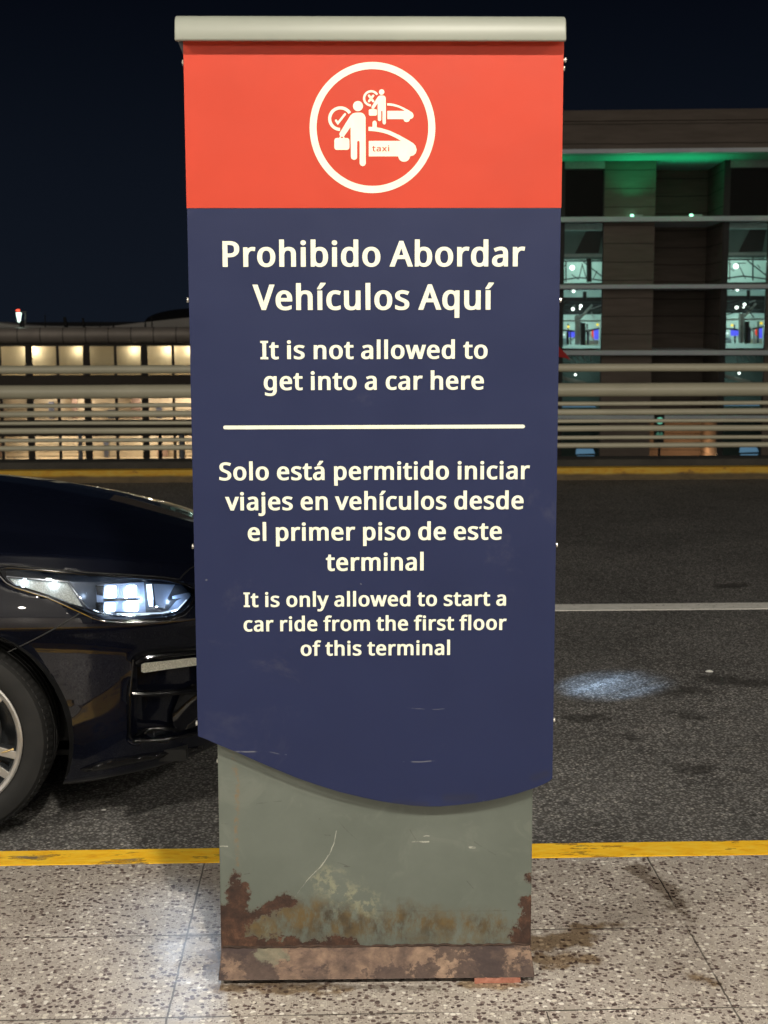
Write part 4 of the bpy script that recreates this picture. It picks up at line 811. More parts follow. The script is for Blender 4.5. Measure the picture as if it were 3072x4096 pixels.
for sx_ in (0, 1, -1, -2):  # terminal mirrored in the glass, imitated by glowing and solid pieces behind it
    S = 655 * sx_
    def q4(X, Y): x, y = k4(X, Y); return (x + S, y - (6 if sx_ == 1 else 0))
    def q5(X, Y): x, y = k5(X, Y); return (x + S, y - (6 if sx_ == 1 else 0))
    # glass reflection rebuilt behind the panes: a ceiling bulkhead above and the bright hall below
    quad([q4(150, 940), q4(480, 940), q4(480, 1150), q4(150, 1150)], 2.4, GREYT, 'reflected_bulkhead')
    quad([q4(150, 888), q4(480, 888), q4(480, 938), q4(150, 938)], 1.2, PALES, 'reflected_ceiling_edge')
    quad([q4(350, 945), q4(470, 945), q4(440, 1100), q4(270, 1105)], 2.3, REFL_TRUSS, 'reflected_dark_brace')
    quad([q4(150, 1108), q4(480, 1108), q4(480, 1130), q4(150, 1130)], 2.2, PALES, 'reflected_ceiling_edge')
    bar(q4(150, 1160), q4(480, 1158), 0.05, 2.0, REFL_TRUSS); bar(q4(205, 1160), q4(205, 1310), 0.03, 2.0, REFL_TRUSS); bar(q4(372, 1140), q4(372, 1310), 0.14 if sx_ < 1 else 0.04, 1.9, REFL_TRUSS)
    bar(q4(330, 1165), q4(470, 1275), 0.035, 2.6, REFL_TRUSS); bar(q4(160, 1298), q4(300, 1278), 0.04, 2.0, REFL_TRUSS); bar(q4(300, 1278), q4(470, 1300), 0.04, 2.0, REFL_TRUSS)
    disc(*q4(250, 1208), 15, 1.6, REFL_LAMPW, 'reflected_lamp')
    # reflected hall, rebuilt as objects: truss, lamps, columns, lit signs
    quad([q4(140, 1420), q4(480, 1420), q4(480, 1450), q4(140, 1450)], 2.2, REFL_TRUSS, 'reflected_truss_beam')
    for yy in (1465, 1485, 1500, 1535): bar(q4(140, yy + 4), q4(480, yy - 6 + sx_ * 14), 0.03, 2.3, REFL_TRUSS)
    quad([q4(140, 1450), q4(480, 1450), q4(480, 1545), q4(140, 1545)], 3.2, plain('hall_shade', (0.06, 0.07, 0.07), 0.7), 'reflected_hall_shade')  # dark sheet puts the reflected hall's shade behind the truss
    bar(q4(310, 1570), q4(395, 1475), 0.07, 2.0, PALES); bar(q4(340, 1380), q4(340, 1440), 0.10, 1.8, REFL_TRUSS)
    for X, Y, rr_ in ((312, 1483, 9), (255, 1505, 10), (305, 1503, 5), (260, 1376, 9)): disc(*q4(X, Y), rr_, 1.8, REFL_LAMPW, 'reflected_lamp')
    bar(q5(290, 110), q5(290, 320), 0.16, 2.1, PALES, 'reflected_column'); bar(q5(329, 165), q5(329, 325), 0.13, 1.7, REFL_TRUSS, 'reflected_column'); bar(q5(150, 150), q5(450, 150), 0.05, 2.0, PALES); bar(q5(160, 215), q5(320, 230), 0.05, 2.2, REFL_TRUSS); bar(q5(330, 228), q5(445, 205), 0.05, 2.2, REFL_TRUSS)
    bar(q5(230, 300), q5(280, 260), 0.03, 1.9, PALES); bar(q5(350, 200), q5(420, 310), 0.03, 1.9, PALES)
    rb = random.Random(11 + sx_)
    for n_ in range(12):
        xx = rb.uniform(155, 440); yy = rb.uniform(1455, 1560); bar(q4(xx, yy), q4(min(470, xx + rb.uniform(20, 120)), yy + rb.uniform(-45, 45)), rb.uniform(0.02, 0.045), rb.uniform(1.6, 2.4), rb.choice((REFL_TRUSS, REFL_TRUSS, PALES)))
    for n_ in range(9):
        xx = rb.uniform(160, 440); bar(q5(xx, rb.uniform(150, 230)), q5(xx + rb.uniform(-6, 6), 322), rb.uniform(0.02, 0.06), rb.uniform(1.8, 2.7), rb.choice((REFL_TRUSS, PALES, GREYT)))
    for n_ in range(5):
        xx = rb.uniform(160, 420); bar(q4(xx, rb.uniform(1165, 1290)), q4(xx + rb.uniform(20, 80), rb.uniform(1165, 1300)), 0.025, rb.uniform(1.9, 2.6), REFL_TRUSS)
    disc(*q5(222, 193), 8.5, 1.7, LY, 'reflected_yellow_lamp'); disc(*q5(432, 178), 8.5, 1.7, LY, 'reflected_yellow_lamp'); disc(*q5(306, 195), 4, 2.4, LY, 'reflected_yellow_lamp')
    quad([q5(212, 222), q5(318, 232), q5(318, 268), q5(212, 270)], 2.6, LB, 'reflected_blue_screen'); quad([q5(405, 215), q5(440, 205), q5(440, 285), q5(408, 285)], 2.4, LB, 'reflected_blue_screen'); quad([q5(390, 222), q5(404, 217), q5(404, 282), q5(390, 270)], 2.4, LR_, 'reflected_red_screen')
    disc(*q5(188, 250), 7, 2.0, LW, 'reflected_lamp'); quad([q5(160, 275), q5(215, 275), q5(215, 325), q5(160, 325)], 2.8, TEALW, 'reflected_partition'); quad([q5(345, 290), q5(440, 290), q5(440, 325), q5(345, 325)], 2.8, plain('reflected_cream_partition', (0.55, 0.55, 0.35), 0.7), 'reflected_partition')
    # reflections in the darker storeys behind the railing
    for n_ in range(4):
        pts = [q5(250 + n_ * 42 + 30 * a - 30, 400 + a * a * 22 - n_ * 3) for a in (0, .5, 1, 1.5)]
        MB().tube([(fac(*p, 1.5)[0], 1.5, fac(*p, 1.5)[1]) for p in pts], 0.035, 6).build('pale_reflected_rib', PALES, blk)
        pts = [q5(150 + 40 * a + n_ * 12, 545 + a * 10 + n_ * 9) for a in (0, 1.5, 3, 5)]
        MB().tube([(fac(*p, 1.5)[0], 1.5, fac(*p, 1.5)[1]) for p in pts], 0.04, 6).build('pale_reflected_rib', PALES, blk)
    disc(*q5(273, 538), 7, 1.3, REFL_LAMPW, 'reflected_lamp')
    quad([q5(280, 1072), q5(400, 1072), q5(415, 1105), q5(275, 1110)], 1.5, LC, 'cyan_reflection'); quad([q5(285, 1122), q5(410, 1120), q5(405, 1134), q5(280, 1134)], 1.5, LC, 'cyan_reflection')  # glowing cyan sheets stand in for bright reflections in the glass
    quad([q5(155, 765), q5(420, 765), q5(420, 772), q5(155, 772)], 1.5, LC, 'cyan_reflection')
# green uplights on the upper floor band, warm lamp low in the niche
GL = emit('green_lamp_face', (0.35, 1.0, 0.62), 3.5)
for px in (2528, 2765, 1873, 2110):
    u, z = fac(px, 858, -0.25)
    MB().box(u - 0.07, u + 0.07, -0.36, -0.16, zB1, zB1 + 0.12).build('uplight_lens', GL, blk, bevel=0.02)
    MB().box(u + 0.10, u + 0.55, -0.34, -0.16, zB1, zB1 + 0.10).build('uplight_body', PALES, blk, bevel=0.02)
    ld = bpy.data.lights.new('green_uplight', 'SPOT'); ld.energy = 150; ld.color = (0.004, 1.0, 0.36); ld.spot_size = R(130); ld.spot_blend = 1.0; ld.shadow_soft_size = 0.1
    lo = bpy.data.objects.new('green_uplight', ld); COL.objects.link(lo); lo.parent = blk; lo.location = (u, -1.0, zB1 + 0.25); lo.rotation_euler = (R(188), 0, 0)
for s in (-UB, 0):
    ld = bpy.data.lights.new('warm_niche_lamp', 'POINT'); ld.energy = 120; ld.color = (1.0, 0.55, 0.26); ld.shadow_soft_size = 0.15
    lo = bpy.data.objects.new('warm_niche_lamp', ld); COL.objects.link(lo); lo.parent = blk; lo.location = (ue + s - 0.9, 2.6, Z(1850))

# small green signal lamp seen through the railing
p = at_y(2640, 1683, 60)
g_ = empty('signal_lamp', (p.x, 60, -11), 0, 'small green glowing lamp on a dark post seen through the railing at the right', 'signal lamp')
MB().lathe_z([(0.07, 0), (0.05, p.z + 10.7)], 0, 0, 10).build('post', DARK, g_, smooth=True)
MB().box(-0.2, 0.2, 0.02, 0.3, p.z + 10.0, p.z + 11.3).build('housing', DARK, g_, bevel=0.03)
for zz, st_ in ((p.z + 11.0, 0.5), (p.z + 10.4, 0.12)):  # lower, dimmer face stands in for the lamp's reflection
    mb = MB(); mb.lathe_y([(0.001, -0.06), (0.12, -0.03), (0.15, 0.02)], 0, zz, 16); mb.build('green_light_and_reflection', emit('signal_green', (0.25, 0.9, 0.62), st_), g_, smooth=True)

# red pennant beside the totem
pp = at_y(2190, 1385, 15.3)
pn = empty('red_pennant', (pp.x, 15.3, zt), 0, 'dark red pointed pennant hanging out beside the right edge of the totem above the railing', 'flag')
MB().tube([(0, 0, -0.6), (0, 0, pp.z - zt + 0.25)], 0.018, 8).build('pole', DARK, pn, smooth=True)
poly = [(2190, 1340), (2236, 1386), (2262, 1415), (2281, 1441), (2262, 1432), (2236, 1428), (2190, 1425)]
q = [(at_y(a, b, 15.3).x - pp.x, at_y(a, b, 15.3).z - zt) for a, b in poly]
mb = MB(); flat(mb, [q if sum(q[i - 1][0] * q[i][1] - q[i][0] * q[i - 1][1] for i in range(len(q))) > 0 else q[::-1]], -0.004, 0.004)
mb.v = [(x, y + 0.03 * math.sin(x * 22), z) for x, y, z in mb.v]
mb.build('cloth', plain('dark_red_cloth', (0.30, 0.012, 0.012), 0.8), pn)

# ================================================================== BLACK CAR AT THE KERB
AX, CY = -1.27, 5.33                                    # front axle x, car centre line y
car = empty('parked_car', (AX, CY, 0), 0, 'glossy black car with its headlight lit, nose half hidden behind the totem', 'car')
t = NT('black_car_paint')
t.set(Base_Color=(0.0035, 0.0045, 0.010), Roughness=0.30)
t.p.inputs['Coat Weight'].default_value = 1.0; t.p.inputs['Coat Roughness'].default_value = 0.02; t.p.inputs['Specular IOR Level'].default_value = 0.15; t.p.inputs['Coat IOR'].default_value = 1.62
PAINT = t.mat
GLOSS = plain('gloss_black_plastic', (0.006, 0.006, 0.007), 0.12, coat=0.6)
MATT = plain('matt_black_plastic', (0.010, 0.010, 0.010), 0.55)
CHROME = plain('chrome', (0.62, 0.64, 0.66), 0.10, metal=1.0, var=0.03)
DCHROME = plain('smoked_chrome', (0.16, 0.17, 0.19), 0.18, metal=1.0, var=0.05)
def lerp(a, b, t): return a + (b - a) * t
def interp(tab, x):
    if x <= tab[0][0]: return tab[0][1]
    for (a, fa), (b, fb) in zip(tab, tab[1:]):
        if x <= b:
            u = (x - a) / (b - a); return fa + (fb - fa) * u
    return tab[-1][1]
def smooth_interp(tab, x):                               # Catmull-Rom through the table
    n = len(tab)
    if x <= tab[0][0]: return tab[0][1]
    if x >= tab[-1][0]: return tab[-1][1]
    for i in range(n - 1):
        if x <= tab[i + 1][0]:
            x0, p1 = tab[i]; x1, p2 = tab[i + 1]; u = (x - x0) / (x1 - x0)
            m1 = ((p2 - tab[i - 1][1]) / (x1 - tab[i - 1][0]) if i > 0 else (p2 - p1) / (x1 - x0)) * (x1 - x0)
            m2 = ((tab[i + 2][1] - p1) / (tab[i + 2][0] - x0) if i < n - 2 else (p2 - p1) / (x1 - x0)) * (x1 - x0)
            return (2 * u**3 - 3 * u**2 + 1) * p1 + (u**3 - 2 * u**2 + u) * m1 + (-2 * u**3 + 3 * u**2) * p2 + (u**3 - u**2) * m2
# waterlines of the lower body: (row, nose x, half width, z at nose, z at the side)
ROWS = [(0, -0.40, 0.785, 0.175, 0.150), (1, -0.33, 0.818, 0.210, 0.180), (2, -0.290, 0.831, 0.300, 0.300), (3, -0.283, 0.840, 0.430, 0.450),
        (4, -0.277, 0.850, 0.535, 0.585), (4.25, -0.274, 0.854, 0.570, 0.622), (4.5, -0.270, 0.865, 0.600, 0.660), (5, -0.268, 0.894, 0.660, 0.735), (6, -0.310, 0.866, 0.745, 0.860), (7, -0.365, 0.822, 0.800, 0.945)]
colr = [[(r[0], r[c]) for r in ROWS] for c in (1, 2, 3, 4)]
HC = [(-6.0, 0.92), (-4.95, 0.92), (-4.80, 1.04), (-4.4, 1.10), (-3.0, 1.14), (-1.9, 1.135), (-1.27, 1.084), (-0.91, 1.020), (-0.70, 0.966), (-0.54, 0.918), (-0.44, 0.872), (-0.40, 0.83)]
EASE = [(0, 0), (0.06, 0.13), (0.14, 0.25), (0.23, 0.37), (0.30, 0.52), (0.40, 0.67), (0.55, 0.83), (0.75, 0.95), (1.0, 1.0)]
NF, TAIL = 2.5, -4.90
TS = []
for k in range(0, 71): TS.append(('f', math.pi / 2 * k / 70))
xm, xr_ = -1.30, -4.25
for k in range(1, 118): TS.append(('s', xm + (xr_ - xm) * k / 118))
for k in range(0, 31): TS.append(('r', math.pi / 2 * k / 30))
def plan(tt, xf, W):
    k, v = tt
    if k == 'f': return xm + (xf - xm) * max(0, math.cos(v)) ** (2 / NF), W * max(0, math.sin(v)) ** (2 / NF)
    if k == 's': return v, W
    return xr_ + (TAIL + (xf + 0.27) * 0.6 * -1 - xr_) * max(0, math.sin(v)) ** (2 / 3.2), W * max(0, math.cos(v)) ** (2 / 3.2)
def row_pts(j):
    xf, W, zf, zs = (smooth_interp(c, j) for c in colr)
    out = []
    for tt in TS:
        x, w = plan(tt, xf, W)
        g = min(1, max(0, (-0.32 - x) / 0.85)); g = g * (2 - g)
        z = zf + (zs - zf) * g + max(0, (-1.4 - x)) * 0.030 * (j / 7.0)
        # wheel-side waist: pull in a little above the sill
        out.append((x, w, z))
    return out
NLOW, NHOOD = 64, 44
grid = [row_pts(7 * i / NLOW) for i in range(NLOW + 1)]
edge = grid[-1]
for i in range(1, NHOOD + 1):
    s = i / NHOOD; rowp = []
    for (x, w, z) in edge:
        xc = -0.435 + (x + 0.365) * (TAIL + 0.12 + 0.435) / (TAIL + 0.06 + 0.365)
        X = x + (xc - x) * s; Wd = w * (1 - s)
        rowp.append((X, Wd, z + (max(smooth_interp(HC, X), z) - z) * interp(EASE, s)))
    grid.append(rowp)
NR, NT_ = len(grid), len(TS)
# smoothed body, both sides, in world metres (y toward the kerb is negative)
def body_mesh(sign_):
    vs = [(x, CY - sign_ * w, z) for row in grid for (x, w, z) in row]
    fs = [(i * NT_ + j, (i + 1) * NT_ + j, (i + 1) * NT_ + j + 1, i * NT_ + j + 1) for i in range(NR - 1) for j in range(NT_ - 1)]
    return vs, fs
v1_, f1_ = body_mesh(1)
bvh = BVHTree.FromPolygons([Vector(v) for v in v1_], f1_)
def hit(px, py):
    d = ray(px, py).normalized(); p, n, i, dist = bvh.ray_cast(C0, d)
    return p, n, d
def c6(X, Y): return (X / 1.8433, 1850 + Y / 1.8433)
def c7(X, Y): return (X / 1.8433, 2600 + Y / 1.8433)
HL = [c6(*q) for q in [(-12, 790), (60, 775), (300, 793), (650, 827), (1000, 846), (1200, 860), (1320, 884), (1400, 912), (1447, 945), (1436, 990), (1400, 1060), (1345, 1115), (1250, 1148), (1100, 1163), (900, 1168), (780, 1163), (690, 1138), (600, 1095), (480, 1040), (350, 985), (200, 940), (100, 912), (50, 885), (10, 840)]]
FOG = [c7(*q) for q in [(985, 70), (1055, 28), (1200, 8), (1500, -15), (1540, 560), (1460, 610), (1330, 640), (1150, 665), (985, 668), (955, 640), (958, 330)]]
CUT = {}
def inside1(poly, x, y): return inside([poly], x, y)
def edge_dist(poly, x, y):
    best = 1e9
    for i in range(len(poly)):
        (xa, ya), (xb, yb) = poly[i - 1], poly[i]; dx, dy = xb - xa, yb - ya
        u = max(0, min(1, ((x - xa) * dx + (y - ya) * dy) / (dx * dx + dy * dy + 1e-9)))
        best = min(best, math.hypot(x - xa - u * dx, y - ya - u * dy))
    return best
WR = 0.395
def shape_body(vs):
    """sinks the lamp and fog-light pockets, opens the wheel arches"""
    out = []
    for (x, y, z) in vs:
        m = (x, y, z) if y <= CY else (x, 2 * CY - y, z)
        nx = (x, y, z)
        if x > -1.25 and m[1] < 5.2 and z < 1.0:
            px, py = proj(m); dirv = (Vector(m) - C0).normalized()
            dpt = 0
            if inside1(HL, px, py): dpt = 0.055 * min(1, edge_dist(HL, px, py) / 10)
            elif inside1(FOG, px, py): dpt = 0.075 * min(1, edge_dist(FOG, px, py) / 14)
            if dpt:
                dv = dirv * dpt
                nx = (x + dv.x, y + (dv.y if y <= CY else -dv.y), z + dv.z)
        out.append(nx)
    return out
def carve(vs, fs):
    out = list(vs); dead = set()
    for ax in (AX, AX - 2.70):
        for i, (x, y, z) in enumerate(out):
            if abs(y - CY) < 0.55: continue
            r = math.hypot(x - ax, z - 0.335)
            if r < WR - 0.028: dead.add(i)
            elif r < WR + 0.012 and r > 1e-6:
                k = WR / r; out[i] = (ax + (x - ax) * k, y, 0.335 + (z - 0.335) * k)
    fs2 = [f for f in fs if not any(i in dead for i in f)]
    return out, fs2
mb = MB()
for sg in (1, -1):
    vs, fs = body_mesh(sg)
    if sg == -1: fs = [tuple(reversed(f)) for f in fs]
    vs = shape_body(vs); vs, fs = carve(vs, fs)
    mb.add(vs, fs)
ROOT = Vector((AX, CY, 0))
def cbuild(mb, name, mat, parent=car, **k):
    mb.v = [tuple(Vector(v) - ROOT) for v in mb.v]
    return mb.build(name, mat, parent, **k)
body = cbuild(mb, 'body', PAINT, smooth=50)
bm = bmesh.new(); bm.from_mesh(body.data); bmesh.ops.remove_doubles(bm, verts=bm.verts, dist=0.0004)
loose = [v for v in bm.verts if not v.link_faces]; bmesh.ops.delete(bm, geom=loose, context='VERTS')
bmesh.ops.recalc_face_normals(bm, faces=bm.faces); bm.to_mesh(body.data); bm.free()
for p in body.data.polygons: p.use_smooth = True
# underside tray and arch liners
tray = MB(); tray.add([(-0.50, CY - 0.55, 0.19), (-0.50, CY + 0.55, 0.19), (-4.6, CY + 0.55, 0.22), (-4.6, CY - 0.55, 0.22), (-0.50, CY - 0.55, 0.24), (-0.50, CY + 0.55, 0.24), (-4.6, CY + 0.55, 0.27), (-4.6, CY - 0.55, 0.27)], [(0, 1, 2, 3), (7, 6, 5, 4), (0, 4, 5, 1), (1, 5, 6, 2), (2, 6, 7, 3), (3, 7, 4, 0)])
tray.box(-3.55, -1.72, CY - 0.84, CY + 0.84, 0.19, 0.24); tray.box(-0.86, -0.52, CY - 0.66, CY + 0.66, 0.20, 0.24)
cbuild(tray, 'underbody', MATT)
for ax in (AX, AX - 2.70):
    for sg in (-1, 1):
        lin = MB(); n = 24; vs = []
        for i in range(n + 1):
            a = R(-18 + 216 * i / n); vs += [(ax + (WR + 0.006) * math.cos(a), CY + sg * 0.872, 0.335 + (WR + 0.006) * math.sin(a)), (ax + (WR + 0.006) * math.cos(a), CY + sg * 0.55, 0.335 + (WR + 0.006) * math.sin(a))]
        lin.add(vs, [(2 * i, 2 * i + 1, 2 * i + 3, 2 * i + 2) for i in range(n)] + [tuple(2 * i + 1 for i in range(n + 1))])
        cbuild(lin, 'arch_liner', MATT)
        arc = MB()
        pts = []
        for i in range(n + 1):
            a = R(-16 + 212 * i / n); xx, zz = ax + WR * math.cos(a), 0.335 + WR * math.sin(a)
            pts.append((xx, zz))
        P3 = []
        for xx, zz in pts:
            loc, nn, ii, dd = bvh.ray_cast(Vector((xx, 2.0, zz)), Vector((0, 1, 0)))
            yy = loc.y if loc else CY - 0.86
            P3.append((xx, yy + 0.004 if sg < 0 else 2 * CY - yy - 0.004, zz))
        arc.tube(P3, 0.007, 6); cbuild(arc, 'arch_lip', GLOSS, smooth=True)

# wheels
t = NT('tyre_rubber'); t.set(Base_Color=t.ramp(t.noise(12, 4), [(0.3, (0.007, 0.007, 0.007)), (0.7, (0.014, 0.0135, 0.013))]), Roughness=0.75); RUB = t.mat
SILV = plain('machined_silver', (0.62, 0.60, 0.57), 0.32, metal=0.75, var=0.12, scale=14)
DRIM = plain('dark_rim_paint', (0.05, 0.055, 0.06), 0.25, metal=0.4)
BRASS = plain('brass', (0.5, 0.36, 0.16), 0.35, metal=0.8)
def wheel(ax, sg, detail):
    yo = CY + sg * 0.848                               # outer face
    def Y(d): return yo - sg * d                       # d: metres inboard
    w = empty('wheel', (ax - AX, yo - CY, 0.335)); w.parent = car
    def wb(mb, name, mat, par=w, **k):
        mb.v = [(v[0] - ax, v[1] - yo, v[2] - 0.335) for v in mb.v]; return mb.build(name, mat, par, **k)
    tp = [(0.240, 0.022), (0.252, 0.008), (0.268, 0.002), (0.292, 0.0), (0.312, 0.006), (0.324, 0.020), (0.3305, 0.034), (0.334, 0.052)]
    for g in (0.075, 0.110, 0.145): tp += [(0.335, g - 0.005), (0.327, g - 0.004), (0.327, g + 0.004), (0.335, g + 0.005)]
    tp += [(0.334, 0.168), (0.3305, 0.186), (0.312, 0.214), (0.268, 0.220), (0.240, 0.2)]
    mb = MB(); mb.lathe_y([(r, Y(d)) for r, d in tp], ax, 0.335, 72, closed=True)
    tyre = wb(mb, 'tyre', RUB, smooth=30)
    # shoulder blocks of the tread
    mb = MB()
    for i in range(84):
        a = 2 * math.pi * i / 84; u = Vector((math.cos(a), 0, math.sin(a))); tv = Vector((-math.sin(a), 0, math.cos(a)))
        o = Vector((ax, 0, 0.335))
        q = []
        for (r, d) in ((0.3225, 0.017), (0.3335, 0.040)):
            for s_ in (-0.0065, 0.0065): q.append(o + u * (r + 0.0022) + tv * s_ + Vector((0, Y(d), 0)))
        q += [p - u * 0.006 for p in q]
        mb.add(q, [(0, 1, 3, 2), (4, 6, 7, 5), (0, 4, 5, 1), (1, 5, 7, 3), (3, 7, 6, 2), (2, 6, 4, 0)])
    wb(mb, 'tread_blocks', RUB, tyre)
    rp = [(0.243, 0.020), (0.2435, 0.012), (0.238, 0.010), (0.228, 0.014), (0.223, 0.022)]
    mb = MB(); mb.lathe_y([(r, Y(d)) for r, d in rp + [(0.222, 0.03), (0.240, 0.03)]], ax, 0.335, 72, closed=True)
    rim = wb(mb, 'rim', SILV, smooth=30)
    mb = MB(); mb.lathe_y([(r, Y(d)) for r, d in [(0.2225, 0.024), (0.212, 0.05), (0.205, 0.12), (0.205, 0.15), (0.04, 0.15)]], ax, 0.335, 60)
    wb(mb, 'rim_barrel', DRIM, rim, smooth=30)
    sp = MB(); ed = MB()
    for k in range(10):
        c = -24 + 72 * (k // 2) + (-9.5 if k % 2 else 9.5)
        a = R(c); u = Vector((math.cos(a), 0, math.sin(a))); v = Vector((-math.sin(a), 0, math.cos(a))); o = Vector((ax, 0, 0.335))
        side = -1 if k % 2 else 1
        def bar_(mbx, r0, r1, w0, w1, d0, d1, dep):
            q = []
            for r, ww, d in ((r0, w0, d0), (r1, w1, d1)):
                for s_ in (-1, 1):
                    for dd in (d, d + dep): q.append(o + u * r + v * (s_ * ww) + Vector((0, Y(dd), 0)))
            mbx.add(q, [(0, 2, 6, 4), (1, 5, 7, 3), (0, 1, 3, 2), (4, 6, 7, 5), (0, 4, 5, 1), (2, 3, 7, 6)])
        bar_(sp, 0.05, 0.228, 0.016, 0.0125, 0.034, 0.020, 0.006); bar_(ed, 0.05, 0.226, 0.019, 0.0155, 0.0405, 0.0265, 0.03)
    wb(sp, 'spokes', SILV, rim, bevel=0.0015); wb(ed, 'spoke_backs', DRIM, rim)
    mb = MB(); mb.lathe_y([(0.001, Y(0.024)), (0.030, Y(0.025)), (0.034, Y(0.030)), (0.062, Y(0.036)), (0.07, Y(0.06))], ax, 0.335, 32); wb(mb, 'hub', SILV, rim, smooth=30)
    mb = MB(); mb.lathe_y([(0.15, Y(0.10)), (0.15, Y(0.125)), (0.06, Y(0.125)), (0.06, Y(0.10))], ax, 0.335, 40, closed=True); wb(mb, 'brake_disc', plain('brake_disc', (0.35, 0.34, 0.33), 0.4, metal=0.8), smooth=30)
    if detail:
        a = R(-10); mb = MB(); mb.tube([(ax + 0.212 * math.cos(a), Y(0.03), 0.335 + 0.212 * math.sin(a)), (ax + 0.180 * math.cos(a) - .004, Y(0.014), 0.335 + 0.180 * math.sin(a) - 0.012)], 0.005, 8, r_end=0.0022); wb(mb, 'valve', BRASS, rim, smooth=True)
    return w
for ax in (AX, AX - 2.70):
    for sg in (-1, 1): wheel(ax, sg, sg < 0)

# ---- pieces that follow the body surface, traced in the photo and met with the body
def surf(px, py, depth):
    p, n, d = hit(px, py)
    if p is None:
        for k in range(1, 60):                          # beyond the outline: slide back toward the lamp
            p, n, d = hit(px + (330 - px) * k / 60, py + (2400 - py) * k / 60)
            if p: break
    return p + d * depth
def sheet(poly, depth, thick, name, mat, parent, step=16, smooth=True, depth_fn=None):
    xs = [p[0] for p in poly]; ys = [p[1] for p in poly]
    pts = []
    for i in range(len(poly)):
        a, b = poly[i - 1], poly[i]; L = math.dist(a, b); n = max(1, int(L / step))
        pts += [(a[0] + (b[0] - a[0]) * k / n, a[1] + (b[1] - a[1]) * k / n) for k in range(n)]
    extra = []
    y = min(ys) + step / 2
    while y < max(ys):
        x = min(xs) + step / 2
        while x < max(xs):
            if inside1(poly, x, y) and edge_dist(poly, x, y) > step * 0.4: extra.append((x, y))
            x += step
        y += step
    v, f = fill([pts], extra)
    fd = depth_fn or (lambda x, y: depth)
    front = [surf(x, y, fd(x, y)) for x, y in v]; back = [surf(x, y, fd(x, y) + thick) for x, y in v]
    n = len(v); cnt = {}
    for t_ in f:
        for i in range(len(t_)): cnt[(t_[i], t_[(i + 1) % len(t_)])] = 1
    fs = list(f) + [tuple(i + n for i in reversed(t_)) for t_ in f] + [(b, a, a + n, b + n) for (a, b) in cnt if (b, a) not in cnt]
    mb = MB(); mb.add(front + back, fs)
    return cbuild(mb, name, mat, parent, smooth=40 if smooth else False)
def ribbon(pts, r, name, mat, parent, depth=0.0, closed=False, r_end=None, n=8):
    q = []
    m = len(pts)
    for i in range(m if closed else m - 1):
        a, b = pts[i], pts[(i + 1) % m]; k = max(1, int(math.dist(a, b) / 14))
        q += [(a[0] + (b[0] - a[0]) * j / k, a[1] + (b[1] - a[1]) * j / k) for j in range(k)]
    if not closed: q.append(pts[-1])
    mb = MB(); mb.tube([surf(x, y, depth) for x, y in q], r, n, closed=closed, r_end=r_end)
    return cbuild(mb, name, mat, parent, smooth=True)
def shrink(poly, k):
    cx = sum(p[0] for p in poly) / len(poly); cy = sum(p[1] for p in poly) / len(poly)
    return [(cx + (x - cx) * k, cy + (y - cy) * k) for x, y in poly]

hl = empty('headlight', (0.65, -0.72, 0.79)); hl.parent = car
HLO = Vector((AX + 0.65, CY - 0.72, 0.79))
_cb = cbuild
def cbuild(mb, name, mat, parent=car, **k):              # lamp pieces hang under the lamp's own empty
    base = ROOT if parent is car or parent is body else HLO if parent is hl else ROOT
    mb.v = [tuple(Vector(v) - base) for v in mb.v]; return mb.build(name, mat, parent, **k)
HOUS = plain('lamp_housing', (0.075, 0.085, 0.105), 0.25, metal=0.3)
sheet(HL, 0.050, 0.004, 'housing', HOUS, hl, step=14)
t = NT('turn_lamp_lens'); t.set(Base_Color=t.ramp(t.vor(260).outputs['Distance'], [(0.15, (0.40, 0.40, 0.33)), (0.5, (0.62, 0.61, 0.52)), (0.8, (0.78, 0.77, 0.68))]), Roughness=0.2); TURN = t.mat
sheet([c6(*q) for q in [(62, 850), (250, 868), (495, 888), (555, 975), (607, 1062), (560, 1050), (450, 1008), (330, 965), (200, 925), (110, 898)]], 0.022, 0.02, 'turn_lamp', TURN, hl, step=12)
ribbon([c6(*q) for q in [(50, 842), (250, 860), (500, 880), (560, 962), (640, 1075), (720, 1108), (850, 1128), (1000, 1132), (1200, 1124), (1320, 1092), (1395, 1010), (1430, 962)]], 0.0045, 'chrome_band', CHROME, hl, depth=0.014)
ribbon([c6(*q) for q in [(55, 855), (110, 905), (330, 975), (560, 1058), (620, 1075)]], 0.003, 'chrome_band', CHROME, hl, depth=0.016)
DRL = emit('cool_running_light', (0.66, 0.83, 1.0), 3.2)
LED = emit('white_led', (0.80, 0.91, 1.0), 16)
# lower light bar inside the lens
sheet([c6(*q) for q in [(860, 1112), (1190, 1106), (1310, 1076), (1372, 1010), (1392, 1012), (1330, 1092), (1205, 1126), (860, 1130)]], 0.020, 0.006, 'light_bar', emit('soft_light_bar', (0.72, 0.86, 1.0), 0.9, base=(0.5, 0.55, 0.6)), hl, step=10)
REFL = plain('lamp_reflector', (0.20, 0.26, 0.38), 0.30, metal=0.3, var=0.05)
sheet([c6(*q) for q in [(705, 905), (1060, 880), (1075, 1105), (720, 1095)]], 0.044, 0.004, 'reflector', REFL, hl, step=12)
sheet([c6(*q) for q in [(1130, 895), (1290, 900), (1235, 1000), (1215, 1075), (1150, 1065)]], 0.040, 0.004, 'reflector', REFL, hl, step=12)
sheet([c6(*q) for q in [(1270, 985), (1400, 955), (1425, 965), (1385, 1020), (1320, 1080), (1230, 1100), (1300, 1020), (1340, 1000), (1270, 1005)]], 0.034, 0.004, 'reflector', REFL, hl, step=10)
